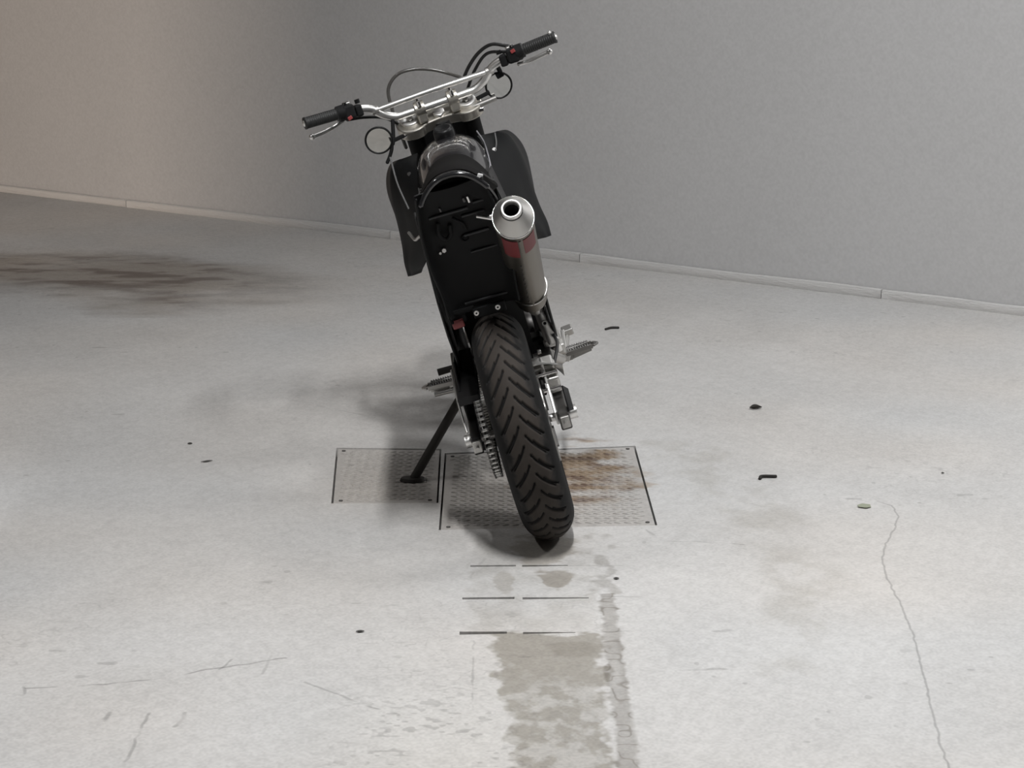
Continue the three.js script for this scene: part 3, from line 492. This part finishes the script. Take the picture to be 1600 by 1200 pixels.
// --- fuel tank: closed rings along the bike
const ring = (f, top, hw, bot, sq = 3.0) => Array.from({ length: 40 }, (_, i) => { const a = i / 40 * 2 * Math.PI, c = Math.cos(a), s = Math.sin(a), e = 2 / sq; return V(hw * Math.sign(c) * Math.pow(Math.abs(c), e), (top + bot) / 2 + (top - bot) / 2 * Math.sign(s) * Math.pow(Math.abs(s), e), f); });
const tank = P('fuel_tank', capEnds([ring(0.42, 0.960, 0.075, 0.86, 2.6), ring(0.46, 0.982, 0.083, 0.84, 2.4), ring(0.53, 1.004, 0.094, 0.83, 2.3), ring(0.61, 1.019, 0.106, 0.82, 2.4), ring(0.70, 1.028, 0.107, 0.80, 2.5), ring(0.78, 1.028, 0.104, 0.80, 2.5), ring(0.85, 1.016, 0.098, 0.80, 2.5), ring(0.90, 0.998, 0.086, 0.82, 2.5), ring(0.925, 0.97, 0.06, 0.86, 2.4)].map(r => [...r].reverse())), mTank);
const CAPP = V(0, 1.020, 0.775), CAPN = V(0, 1.066, 0.760);
const fcap = P('fuel_cap', lathe(CAPP, CAPN, [[0, 0], [0.027, 0], [0.031, 0.006], [0.031, 0.028], [0.028, 0.036], [0.022, 0.038], [0.012, 0.034], [0, 0.034]], 12), mBlack, tank);
for (const s of [1]) P('seam_highlight', tube([V(s * 0.095, 1.008, 0.84), V(s * 0.106, 0.985, 0.76), V(s * 0.108, 0.955, 0.68), V(s * 0.106, 0.915, 0.60)], 0.0025, 30, 8), std([0.22, 0.215, 0.23], 0.25), tank);  // pale tube standing in for the highlight along the tank and shroud seam

// --- radiator shrouds: flare from the tank out to a wide front edge
function shroud(s) {
  const innerE = [[0.092, 1.000, 0.80], [0.104, 0.975, 0.72], [0.104, 0.92, 0.62], [0.104, 0.85, 0.57], [0.112, 0.79, 0.56], [0.140, 0.735, 0.60], [0.165, 0.690, 0.66], [0.178, 0.665, 0.72]];
  const outerE = [[0.150, 0.985, 0.90], [0.186, 0.972, 0.95], [0.212, 0.930, 0.99], [0.222, 0.885, 1.0], [0.219, 0.815, 0.99], [0.212, 0.745, 0.96], [0.211, 0.695, 0.90], [0.204, 0.648, 0.84]];
  const ci = new THREE.CatmullRomCurve3(innerE.map(q => V(s * q[0], q[1], q[2]))), co = new THREE.CatmullRomCurve3(outerE.map(q => V(s * q[0], q[1], q[2])));
  const rows = []; for (let i = 0; i <= 28; i++) { const r = [], a = ci.getPoint(i / 28), b = co.getPoint(i / 28); for (let j = 0; j <= 14; j++) { const t = j / 14, p = a.clone().lerp(b, t), crease = 0.012 * Math.exp(-Math.pow((t - 0.55 - 0.15 * (i / 28)) / 0.10, 2)); p.x += s * (0.020 * Math.sin(t * Math.PI) + crease); p.z += 0.02 * Math.sin(t * Math.PI); r.push(p); } rows.push(s > 0 ? r.reverse() : r); }
  const m = P('radiator_shroud', shell(rows, 0.005), mShroud);
  P('shroud_bolt', rod(V(s * 0.125, 0.952, 0.735), V(s * 0.130, 0.958, 0.712), 0.007, 0.006, 14), s > 0 ? mAlu : mDarkSteel, m);
  P('shroud_bolt', rod(V(s * 0.19, 0.70, 0.78), V(s * 0.20, 0.702, 0.765), 0.006, 0.005, 14), mDarkSteel, m);
  P('radiator', [rbox(0.085, 0.20, 0.03, V(s * 0.125, 0.82, 0.96), [-0.1, 0, 0], 0.008), rbox(0.09, 0.024, 0.036, V(s * 0.125, 0.93, 0.95), [-0.1, 0, 0], 0.008), rbox(0.09, 0.024, 0.036, V(s * 0.125, 0.71, 0.97), [-0.1, 0, 0], 0.008)], mDarkSteel);
}
shroud(-1); shroud(1);
P('overflow_hose', tube([V(-0.172, 1.012, 0.77), V(-0.170, 0.94, 0.70), V(-0.158, 0.868, 0.66)], 0.0028, 30, 8), mHose);
P('clutch_cable_end', tube([V(-0.175, 0.805, 0.62), V(-0.160, 0.790, 0.56), V(-0.145, 0.802, 0.52), V(-0.130, 0.808, 0.5)], 0.005, 24, 8), mAluMat);
P('drain_hose', tube([V(0.145, 0.995, 0.78), V(0.140, 0.97, 0.725), V(0.132, 0.955, 0.712)], 0.0022, 16, 6), mHose);

// --- exhaust
{
  const T = V(0.128, 0.898, -0.215), B = V(0.115, 0.610, 0.185), ax = T.clone().sub(B).normalize(), L = T.distanceTo(B);
  const side = W(1, 0, 0).addScaledVector(ax, -ax.x).normalize(), nrm = ax.clone().cross(side).normalize();
  const el = (d, a, b, n = 48) => Array.from({ length: n }, (_, i) => { const q = i / n * 2 * Math.PI; return B.clone().addScaledVector(ax, d).addScaledVector(side, a * Math.cos(q)).addScaledVector(nrm, b * Math.sin(q)); });
  const mf = P('muffler', capEnds([el(-0.055, 0.022, 0.022), el(-0.02, 0.034, 0.036), el(0.0, 0.043, 0.047), el(0.02, 0.0465, 0.052), el(L * 0.5, 0.049, 0.055), el(L - 0.012, 0.050, 0.057), el(L - 0.012, 0.0525, 0.0595), el(L, 0.0525, 0.0595)]), mMuffler);
  P('end_cap', grid([el(L - 0.001, 0.053, 0.060), el(L + 0.006, 0.052, 0.059), el(L + 0.010, 0.049, 0.055), el(L + 0.030, 0.036, 0.040), el(L + 0.042, 0.0285, 0.029)], true), mAluMat, mf);
  P('cap_rim', tube(el(L + 0.004, 0.0525, 0.0595), 0.0022, 96, 8, true), mChrome, mf);
  P('outlet_pipe', grid([el(L + 0.030, 0.027, 0.027), el(L + 0.052, 0.027, 0.027), el(L + 0.055, 0.0255, 0.0255), el(L + 0.055, 0.0215, 0.0215), el(L + 0.052, 0.0195, 0.0195), el(L + 0.04, 0.0185, 0.0185)], true), mAlu, mf);
  P('outlet_bore', grid([el(L + 0.042, 0.019, 0.019), el(L - 0.05, 0.017, 0.017), el(L - 0.051, 0.0005, 0.0005)], true), mSoot, mf);
  // red print on the sleeve, left and right of a bare strip
  const patch = (q0, q1, d0, d1, mat, name, off = 0.0006) => P(name, shell(Array.from({ length: 9 }, (_, i) => Array.from({ length: 11 }, (_, j) => { const q = q0 + (q1 - q0) * j / 10, d = d0 + (d1 - d0) * i / 8 * (1 - 0.0 * j), t = 0.95 + 0.05 * d / L; return B.clone().addScaledVector(ax, d).addScaledVector(side, (0.051 * t + off) * Math.cos(q)).addScaledVector(nrm, (0.058 * t + off) * Math.sin(q)); })), 0.0008), mat, mf);
  const dn = nrm.y > 0 ? -Math.PI / 2 : Math.PI / 2;
  patch(dn - 0.95, dn - 0.12, L - 0.115, L - 0.02, mSticker, 'red_sticker'); patch(dn + 0.16, dn + 0.95, L - 0.10, L - 0.02, mSticker, 'red_sticker');
  patch(dn - 0.05, dn + 0.06, 0.02, L - 0.02, mMuffler, 'sleeve_seam', 0.0014);
  for (let i = 0; i < 9; i++) { const d = 0.10 + i * 0.028, p = B.clone().addScaledVector(ax, d).addScaledVector(side, 0.0505 * Math.cos(dn - 0.2)).addScaledVector(nrm, 0.0575 * Math.sin(dn - 0.2)); P('rivet', new THREE.SphereGeometry(0.0022, 8, 6).translate(p.x, p.y, p.z), mDarkSteel, mf); }
  P('muffler_strap', [tube(el(L * 0.14, 0.0492, 0.054), 0.0035, 80, 8, true)], mSteel, mf);
  P('muffler_bracket', [rod(V(0.048, 0.648, 0.14), V(0.085, 0.655, 0.14), 0.0065), rbox(0.03, 0.02, 0.03, V(0.09, 0.655, 0.15), [0, 0, 0], 0.004)], mBrass, mf);
  P('muffler_mount', [rod(V(0.04, 0.915, -0.13), V(0.09, 0.895, -0.15), 0.005), rod(V(0.072, 0.913, -0.18), V(0.086, 0.913, -0.18), 0.004)], mAlu, mf);
  P('exhaust_pipe', tube([B.clone().addScaledVector(ax, -0.04), V(0.118, 0.56, 0.27), V(0.120, 0.55, 0.45), V(0.10, 0.58, 0.70), V(0.07, 0.62, 1.0), V(0.02, 0.60, 1.04), V(0, 0.60, 0.96)], 0.021, 60, 16), mSteel);
  P('heat_shield', shell([0, 1, 2, 3, 4, 5].map(i => [0, 1, 2, 3, 4].map(j => { const a = -0.7 + j * 0.45, f = 0.24 + 0.05 * i, y = 0.572 - 0.012 * i; return V(0.118 + 0.030 * Math.cos(a), y + 0.030 * Math.sin(a), f); })).map(r => [...r].reverse()), 0.002), mDarkSteel);
}

// --- right-hand foot controls
const mc = P('rear_brake_cylinder', [rod(V(0.128, 0.548, 0.385), V(0.136, 0.425, 0.40), 0.019, 0.018, 20), rbox(0.036, 0.030, 0.036, V(0.127, 0.552, 0.385), [0, 0, 0.05], 0.006), rbox(0.046, 0.024, 0.03, V(0.136, 0.425, 0.40), [0, 0, 0.05], 0.006), rod(V(0.132, 0.49, 0.378), V(0.132, 0.49, 0.366), 0.008)], mAluMat);
P('cylinder_bolt', [rod(V(0.126, 0.545, 0.362), V(0.126, 0.545, 0.35), 0.007, 0.007, 6), rod(V(0.147, 0.555, 0.38), V(0.147, 0.575, 0.376), 0.007, 0.006, 8)], mChrome, mc);
P('bleed_hole', rod(V(0.132, 0.49, 0.366), V(0.132, 0.49, 0.3655), 0.0045, 0.0045, 12), mSoot, mc);
P('push_rod', [rod(V(0.150, 0.50, 0.42), V(0.156, 0.40, 0.46), 0.005), rod(V(0.152, 0.41, 0.44), V(0.152, 0.385, 0.45), 0.009)], mAlu);
P('side_guard', extrudeSide([[0.26, 0.585], [0.32, 0.60], [0.44, 0.54], [0.52, 0.43], [0.50, 0.38], [0.44, 0.40], [0.36, 0.48]], 0.150, 0.158, 0.003), mBlack);
P('peg_mount', [bar(V(0.152, 0.475, 0.47), V(0.166, 0.345, 0.56), 0.012, 0.030), bar(V(0.150, 0.345, 0.56), V(0.175, 0.330, 0.56), 0.02, 0.04), rbox(0.04, 0.035, 0.05, V(0.150, 0.385, 0.50), [0.3, 0, 0], 0.008), rod(V(0.120, 0.400, 0.36), V(0.150, 0.355, 0.46), 0.017, 0.014), rod(V(0.105, 0.392, 0.34), V(0.122, 0.402, 0.35), 0.010)], mAluMat);
P('linkage_bolt', [rod(V(0.075, 0.42, 0.3), V(0.088, 0.42, 0.3), 0.009, 0.009, 6), rod(V(0.09, 0.43, 0.3), V(0.10, 0.43, 0.3), 0.007, 0.007, 6), rod(V(0.085, 0.40, 0.28), V(0.095, 0.40, 0.28), 0.008, 0.008, 6)], mAlu);
P('frame_clip', rbox(0.014, 0.022, 0.006, V(0.098, 0.585, 0.22), [0.4, 0, 0.2], 0.003), mAlu);
function footpeg(s, y, f) {
  const x0 = s * 0.165, x1 = s * 0.262, g = [];
  for (const d of [-0.024, 0.024]) g.push(bar(V(x0, y - 0.005, f + d * 0.7), V(x1 - s * 0.014, y, f + d), 0.014, 0.006, 0.002));
  g.push(bar(V(x1 - s * 0.014, y, f - 0.024), V(x1, y, f), 0.014, 0.006, 0.002), bar(V(x1, y, f), V(x1 - s * 0.014, y, f + 0.024), 0.014, 0.006, 0.002));
  for (const t of [0.3, 0.55, 0.8]) g.push(bar(V(x0 + (x1 - x0) * t, y - 0.002, f - 0.02), V(x0 + (x1 - x0) * t, y - 0.002, f + 0.02), 0.004, 0.008, 0.001));
  g.push(rbox(0.05, 0.03, 0.03, V(s * 0.162, y - 0.012, f), [0, 0, 0], 0.006), bar(V(x0, y - 0.02, f), V(x1 - s * 0.02, y - 0.008, f), 0.02, 0.008, 0.002));
  const p = P('footpeg', g, s > 0 ? mPeg : mSteel), teeth = [];
  for (const d of [-0.024, 0.024]) for (let i = 0; i < 9; i++) { const t = i / 9; const c = new THREE.ConeGeometry(0.0048, 0.007, 4); const q = V(x0 + s * 0.012 + (x1 - s * 0.02 - x0 - s * 0.012) * t, y + 0.009, f + d * (0.75 + 0.25 * t)); c.translate(q.x, q.y, q.z); teeth.push(c); }
  P('teeth', teeth, mDarkSteel, p);
}
footpeg(1, 0.350, 0.56); footpeg(-1, 0.362, 0.56);
P('left_peg_mount', [bar(V(-0.13, 0.40, 0.56), V(-0.165, 0.348, 0.56), 0.03, 0.03), rod(V(-0.15, 0.335, 0.54), V(-0.235, 0.338, 0.54), 0.007)], mSteel);
P('brake_pedal', [tube([V(0.150, 0.33, 0.58), V(0.168, 0.315, 0.66), V(0.176, 0.325, 0.74), V(0.186, 0.338, 0.80)], 0.008, 30, 10), rbox(0.034, 0.022, 0.035, V(0.192, 0.352, 0.82), [0.3, 0, 0.1], 0.004), bar(V(0.170, 0.32, 0.70), V(0.178, 0.362, 0.80), 0.012, 0.006)], mAluMat);
P('shift_lever', [tube([V(-0.145, 0.33, 0.70), V(-0.170, 0.325, 0.76), V(-0.175, 0.335, 0.82)], 0.007, 24, 10), rod(V(-0.165, 0.337, 0.82), V(-0.222, 0.337, 0.82), 0.010, 0.011)], mStand);
// --- side stand, foot resting on the floor plate
{
  const foot = toBike(W(-0.288, 0.008, -6.198)), top = V(-0.135, 0.325, 0.60), a = top.clone().lerp(foot, 0.15);
  const st = P('side_stand', [tube([top, a, top.clone().lerp(foot, 0.6), foot], 0.0135, 40, 12), rbox(0.045, 0.05, 0.05, top, [0, 0, 0.3], 0.01)], mStand);
  const fp = new THREE.CylinderGeometry(0.030, 0.034, 0.009, 20); fp.scale(1.15, 1, 0.8); const q = bike.quaternion.clone().invert(); fp.applyQuaternion(q); const c = toBike(W(-0.293, 0.0055, -6.190)); fp.translate(c.x, c.y, c.z);
  P('stand_foot', fp, mStand, st);
  P('stand_spring', tube([V(-0.128, 0.345, 0.66), top.clone().lerp(foot, 0.30).add(V(0.012, 0, 0.018))], 0.006, 20, 8), mSteel, st);
}

// --- steered front end (bars turned a little to the left)
{
  const p = V(0, 1.08, 0.965), axis = V(0, Math.cos(0.47), -Math.sin(0.47)).normalize(), q = new THREE.Quaternion().setFromAxisAngle(axis, 5.5 * Math.PI / 180);
  xf = new THREE.Matrix4().makeTranslation(p.x, p.y, p.z).multiply(new THREE.Matrix4().makeRotationFromQuaternion(q)).multiply(new THREE.Matrix4().makeTranslation(-p.x, -p.y, -p.z));
}
const FT = (s) => V(s * 0.090, 1.083, 0.985), FB = (s) => V(s * 0.090, 0.32, 1.44), fdir = FB(1).sub(FT(1)).normalize();
// top clamp: thick milled plate
{
  const s = new THREE.Shape(); s.moveTo(-0.135, 0.0);
  s.bezierCurveTo(-0.135, -0.045, -0.07, -0.050, -0.055, -0.030); s.bezierCurveTo(-0.03, -0.018, 0.03, -0.018, 0.055, -0.030); s.bezierCurveTo(0.07, -0.050, 0.135, -0.045, 0.135, 0.0);
  s.bezierCurveTo(0.132, 0.035, 0.08, 0.040, 0.06, 0.034); s.lineTo(-0.06, 0.034); s.bezierCurveTo(-0.08, 0.040, -0.132, 0.035, -0.135, 0);
  const g = new THREE.ExtrudeGeometry(s, { depth: 0.026, bevelEnabled: true, bevelThickness: 0.005, bevelSize: 0.005, bevelOffset: -0.004, bevelSegments: 3, curveSegments: 14 });
  const u = W(1, 0, 0), d = fdir.clone().negate(), f = d.clone().cross(u).normalize();     // across, forward, up the steering axis
  g.applyMatrix4(new THREE.Matrix4().makeBasis(u, f, d)); const c = V(0, 1.072, 0.978).addScaledVector(fdir, 0.026); g.translate(c.x, c.y, c.z);
  const clampM = P('top_clamp', g, mClamp);
  for (const s2 of [-1, 1]) {
    const T = FT(s2).addScaledVector(fdir, 0.012), U = FT(s2).addScaledVector(fdir, -0.03);
    P('fork_cap', lathe(T, U, [[0, 0], [0.031, 0], [0.031, 0.016], [0.028, 0.020], [0.017, 0.020], [0.015, 0.016], [0, 0.016]], 30), mCap, clampM);
    P('cap_nut', lathe(T.clone().addScaledVector(fdir, -0.015), U, [[0, 0], [0.011, 0], [0.011, 0.009], [0.006, 0.011], [0, 0.009]], 6), mAluMat, clampM);
    P('bar_riser', [bar(V(s2 * 0.052, 1.068, 0.962), V(s2 * 0.052, 1.108, 0.958), 0.030, 0.036, 0.006), rod(V(s2 * 0.052 - 0.015, 1.110, 0.958), V(s2 * 0.052 + 0.015, 1.110, 0.958), 0.024, 0.024, 24)], mClamp, clampM);
    P('riser_bolt', [rod(V(s2 * 0.052, 1.120, 0.978), V(s2 * 0.052, 1.140, 0.980), 0.007, 0.007, 12), rod(V(s2 * 0.052, 1.118, 0.936), V(s2 * 0.052, 1.134, 0.936), 0.007, 0.007, 12)], mChrome, clampM);
    P('pinch_bolt', rod(V(s2 * 0.118, 1.048, 0.958), V(s2 * 0.132, 1.048, 0.952), 0.007, 0.007, 10), mChrome, clampM);
  }
  P('stem_nut', lathe(V(0, 1.072, 0.978), V(0, 1.10, 0.961), [[0, 0], [0.021, 0], [0.021, 0.010], [0.017, 0.014], [0, 0.014]], 6), mAlu, clampM);
  P('steering_rod', rod(V(0.10, 1.06, 0.965), V(0.178, 1.066, 0.955), 0.0095, 0.0085, 16), mAluMat, clampM);
}
for (const s of [-1, 1]) {
  const leg = P('fork_leg', [rod(FT(s).addScaledVector(fdir, 0.01), FT(s).addScaledVector(fdir, 0.50), 0.0275, 0.0275, 28)], mMatte);
  P('fork_slider', rod(FT(s).addScaledVector(fdir, 0.49), FB(s), 0.021, 0.021, 24), mChrome, leg);
  P('axle_lug', rbox(0.045, 0.10, 0.06, FB(s), [-0.5, 0, 0], 0.012), mAluMat, leg);
  P('fork_guard', shell([0, 1, 2, 3].map(i => [0, 1, 2, 3, 4].map(j => { const a = -1.2 + j * 0.6, c = FT(s).addScaledVector(fdir, 0.47 + i * 0.11); return c.add(V(s * 0.030 * Math.cos(a), 0, 0.034 * Math.sin(a))); })).map(r => s > 0 ? [...r].reverse() : r), 0.003), mBlack, leg);
}
P('lower_clamp', [rbox(0.25, 0.034, 0.075, V(0, 0.905, 1.085), [-0.52, 0, 0], 0.012)], mClamp);
wheel(FAX, 0.060, 'front', false);
disc(FAX, -0.066, 0.15, 'front_brake_disc');
P('front_brake_caliper', [rbox(0.05, 0.09, 0.05, V(-0.075, 0.40, 1.33), [0.4, 0, 0], 0.01)], mAluMat);
P('front_axle', rod(V(-0.115, 0.30, 1.46), V(0.115, 0.30, 1.46), 0.011), mAlu);
P('front_fender', shell(Array.from({ length: 13 }, (_, i) => { const a = 2.35 - i * 0.135, r = 0.40; return arch(0, 0, 0, 0.070 - 0.02 * Math.abs(i / 12 - 0.4), 0.045, 10, 2.2).map(v => V(v.x, 0.315 + (r + v.y) * Math.sin(a) + 0.10, 1.44 + (r + v.y) * Math.cos(a) - 0.02)); }), -0.004), mBlack);
const hl = P('headlight_mask', shell(Array.from({ length: 9 }, (_, i) => Array.from({ length: 11 }, (_, j) => { const q = j / 10 * 2 - 1, t = i / 8; return V(q * (0.095 + 0.020 * Math.sin(t * 3.1)), 1.05 - 0.26 * t, 1.13 + 0.03 * t - 0.06 * q * q + 0.03 * Math.sin(t * 3.1)); })).map(r => [...r].reverse()), 0.004), mBlack);
P('headlight_lens', lathe(V(0, 0.92, 1.15), V(0, 0.92, 1.22), [[0, 0.012], [0.03, 0.010], [0.055, 0], [0.058, -0.01]], 28), mLens, hl);
// handlebar
const half = [[0.390, 1.189, 0.872], [0.30, 1.182, 0.895], [0.235, 1.174, 0.918], [0.195, 1.160, 0.938], [0.160, 1.128, 0.952], [0.128, 1.112, 0.957], [0.09, 1.110, 0.958]];
const hb = P('handlebar', tube([...half.map(([x, y, f]) => V(-x, y, f)), ...[...half].reverse().map(([x, y, f]) => V(x, y, f))], 0.0125, 160, 18), mAlu);
P('crossbar', tube([V(-0.180, 1.150, 0.945), V(0, 1.1525, 0.945), V(0.180, 1.150, 0.945)], 0.0088, 20, 14), mAlu, hb);
for (const s of [-1, 1]) P('crossbar_clamp', rod(V(s * 0.192, 1.152, 0.944), V(s * 0.172, 1.150, 0.945), 0.014), mAluMat, hb);
for (const s of [-1, 1]) {
  const a = V(s * 0.290, 1.1815, 0.898), b = V(s * 0.396, 1.1895, 0.870), L = a.distanceTo(b), prof = [[0, -0.002], [0.022, -0.002], [0.023, 0.004], [0.0175, 0.008]];
  for (let i = 0; i < 14; i++) { const y = 0.010 + i * (L - 0.02) / 14; prof.push([0.0168, y], [0.0178, y + 0.002], [0.0178, y + 0.005], [0.0168, y + 0.007]); } prof.push([0.0185, L - 0.006], [0.0185, L], [0.010, L + 0.001], [0, L + 0.001]);
  P('grip', lathe(a, b, prof, 24), mGrip, hb);
  if (s > 0) P('grip_clip', new THREE.SphereGeometry(0.006, 12, 8).translate(...V(s * 0.382, 1.206, 0.864).toArray()), mAlu, hb);
  const sw = P('switch_housing', [rbox(0.036, 0.044, 0.046, V(s * 0.262, 1.176, 0.904), [0, s * -0.25, 0], 0.008, 3), rbox(0.022, 0.036, 0.038, V(s * 0.232, 1.170, 0.912), [0, s * -0.25, 0], 0.006), rod(V(s * 0.272, 1.180, 0.900), V(s * 0.294, 1.1825, 0.896), 0.024, 0.022, 20)], mMatte, hb);
  P('red_button', rbox(0.014, 0.011, 0.006, V(s * 0.262, s > 0 ? 1.190 : 1.160, 0.878), [0, s * -0.25, 0.25], 0.002), mRed, hb);
  P('lever_perch', [rbox(0.030, 0.034, 0.050, V(s * 0.252, 1.172, 0.94), [0, 0, 0], 0.008), rbox(0.05, 0.016, 0.03, V(s * 0.272, 1.158, 0.965), [0, s * -0.3, 0], 0.005), rod(V(s * 0.225, 1.190, 0.925), V(s * 0.225, 1.202, 0.925), 0.008), rod(V(s * 0.262, 1.194, 0.91), V(s * 0.262, 1.206, 0.91), 0.009)], mBlack, hb);
  P('switch_plate', rbox(0.022, 0.014, 0.020, V(s * 0.258, 1.200, 0.912), [0.2, 0, s * 0.1], 0.004), mAluMat, hb);
  P('brake_lever'.replace('brake', s > 0 ? 'brake' : 'clutch'), [tube(s > 0 ? [V(0.278, 1.138, 0.975), V(0.305, 1.138, 0.968), V(0.335, 1.142, 0.945), V(0.370, 1.148, 0.925)] : [V(-0.285, 1.150, 0.975), V(-0.320, 1.142, 0.966), V(-0.352, 1.139, 0.945), V(-0.385, 1.139, 0.925)], 0.0065, 30, 10), new THREE.SphereGeometry(0.0095, 14, 10).translate(...(s > 0 ? V(0.372, 1.148, 0.924) : V(-0.387, 1.139, 0.924)).toArray())], mAlu, hb);
  // small round mirror hung under the bar
  const mcn = s < 0 ? V(-0.202, 1.065, 0.92) : V(0.198, 1.098, 0.965), n = (s < 0 ? V(-0.10, -0.10, -1) : V(0, -0.20, -1)).normalize(), rot = (g) => { g.applyQuaternion(new THREE.Quaternion().setFromUnitVectors(W(0, 0, 1), n)); g.translate(mcn.x, mcn.y, mcn.z); return g; };
  const mir = P('mirror', [rot(new THREE.TorusGeometry(0.0395, 0.0034, 10, 56)), rot(new THREE.SphereGeometry(0.0395, 32, 10, 0, Math.PI * 2, 0, Math.PI / 2).scale(1, 0.22, 1).rotateX(-Math.PI / 2).translate(0, 0, -0.001))], mBlack, hb);
  P('mirror_glass', rot(new THREE.CylinderGeometry(0.0385, 0.0385, 0.001, 48).rotateX(Math.PI / 2).translate(0, 0, 0.0008)), mMirror, hb);
  P('mirror_arm', s < 0 ? [tube([V(-0.140, 1.110, 0.955), V(-0.148, 1.085, 0.945), V(-0.158, 1.055, 0.935), V(-0.165, 1.04, 0.93)], 0.006, 24, 8), tube([V(-0.164, 1.06, 0.93), V(-0.172, 1.03, 0.925), V(-0.188, 1.006, 0.922), V(-0.199, 0.994, 0.92)], 0.0055, 24, 8), bar(V(-0.160, 1.048, 0.935), V(-0.125, 1.050, 0.95), 0.012, 0.012)] : [tube([V(0.205, 1.165, 0.93), V(0.212, 1.148, 0.95), V(0.214, 1.13, 0.962), V(0.210, 1.122, 0.965)], 0.007, 24, 8), bar(V(0.12, 1.082, 0.96), V(0.165, 1.088, 0.965), 0.012, 0.012), rbox(0.024, 0.018, 0.014, V(0.21, 1.128, 0.958), [0, 0, 0.2], 0.004)], mMatte, hb);
}
P('throttle_cable', tube([V(0.105, 1.145, 1.02), V(0.135, 1.180, 1.00), V(0.175, 1.212, 0.97), V(0.215, 1.224, 0.935), V(0.258, 1.205, 0.915)], 0.0055, 50, 10), mCable);
P('throttle_cable', tube([V(0.10, 1.10, 1.03), V(0.150, 1.165, 1.0), V(0.195, 1.200, 0.965), V(0.250, 1.190, 0.92)], 0.005, 50, 10), mCable);
P('brake_line', tube([V(-0.125, 1.0, 1.07), V(-0.128, 1.12, 1.06), V(-0.118, 1.190, 1.05), V(-0.08, 1.222, 1.04), V(-0.03, 1.222, 1.04), V(0.03, 1.200, 1.04), V(0.075, 1.172, 1.03), V(0.12, 1.14, 1.0)], 0.0055, 70, 10), std([0.09, 0.085, 0.08], 0.22));
P('clutch_cable', tube([V(-0.27, 1.150, 0.955), V(-0.22, 1.140, 0.965), V(-0.16, 1.115, 0.99), V(-0.11, 1.06, 1.04)], 0.005, 40, 10), mCable);
xf = null;

// ---------------------------------------------------------------- small litter on the floor
function leafShape(L, w, curl, turn, x, z, mat, name, label, category, flat = false) {
  const rows = []; for (let i = 0; i <= 10; i++) { const t = i / 10, ww = w * (flat ? Math.min(1, Math.sin(Math.PI * t) * 1.6) : Math.sin(Math.PI * (0.04 + 0.92 * t))); const r = []; for (let j = 0; j <= 6; j++) { const q = j / 6 * 2 - 1; r.push(W((t - 0.5) * L, 0.003 + curl * (q * q * ww * 0.8 + 0.5 * L * (t - 0.5) * (t - 0.5)), q * ww / 2)); } rows.push(r); }
  const m = part(numbered(name), shell(rows.map(r => r), 0.0012), mat, scene); m.position.set(x, 0, z); m.rotation.y = turn; return tag(m, label, category);
}
const mLeafDark = std([0.03, 0.027, 0.022], 0.8), mLeafGreen = std([0.30, 0.32, 0.24], 0.8), mTwig = std([0.02, 0.018, 0.016], 0.8), mScrap = std([0.05, 0.047, 0.043], 0.85);
leafShape(0.042, 0.026, 0.5, 0.25, 0.816, -7.073, mLeafDark, 'dry_leaf', 'dark curled dry leaf on the floor far right of the motorcycle', 'leaf');
leafShape(0.040, 0.036, 0.05, -0.5, 0.997, -5.918, mLeafGreen, 'leaf', 'pale green leaf lying beside the curved floor crack', 'leaf', true);
const twig = (pts, r, label) => tag(part(numbered('twig'), tube(pts, r, 20, 7), mTwig, scene), label, 'twig');
twig([W(0.733, 0.004, -6.200), W(0.738, 0.006, -6.216), W(0.75, 0.006, -6.220), W(0.782, 0.005, -6.221)], 0.0048, 'short dark bent twig right of the rusty floor plate');
twig([W(0.368, 0.004, -8.36), W(0.39, 0.005, -8.383), W(0.418, 0.004, -8.388)], 0.005, 'short dark twig near the rear wall, right of the footpeg');
for (const [x, z, L, w, t, label] of [[-1.012, -6.612, 0.014, 0.018, 0.1, 'tiny dark chip on the floor far left of the side stand'], [-0.93, -6.399, 0.034, 0.014, 0.5, 'thin dark sliver below the tiny chip left of the motorcycle'], [-0.359, -4.874, 0.018, 0.014, 0.1, 'small dark chip left of the nearest floor slot'], [0.265, -5.27, 0.013, 0.016, 0, 'tiny dark crumb right of the oily floor patch'], [1.287, -6.268, 0.008, 0.014, 0.2, 'tiny dark crumb at the far right above the curved crack']])
  leafShape(L * 1.1, w * 0.6, 0.2, t, x, z, mScrap, 'chip', label, 'chip');

scene.traverse(o => { if (o.isMesh) { o.castShadow = true; o.receiveShadow = true; } });
renderer.render(scene, camera);
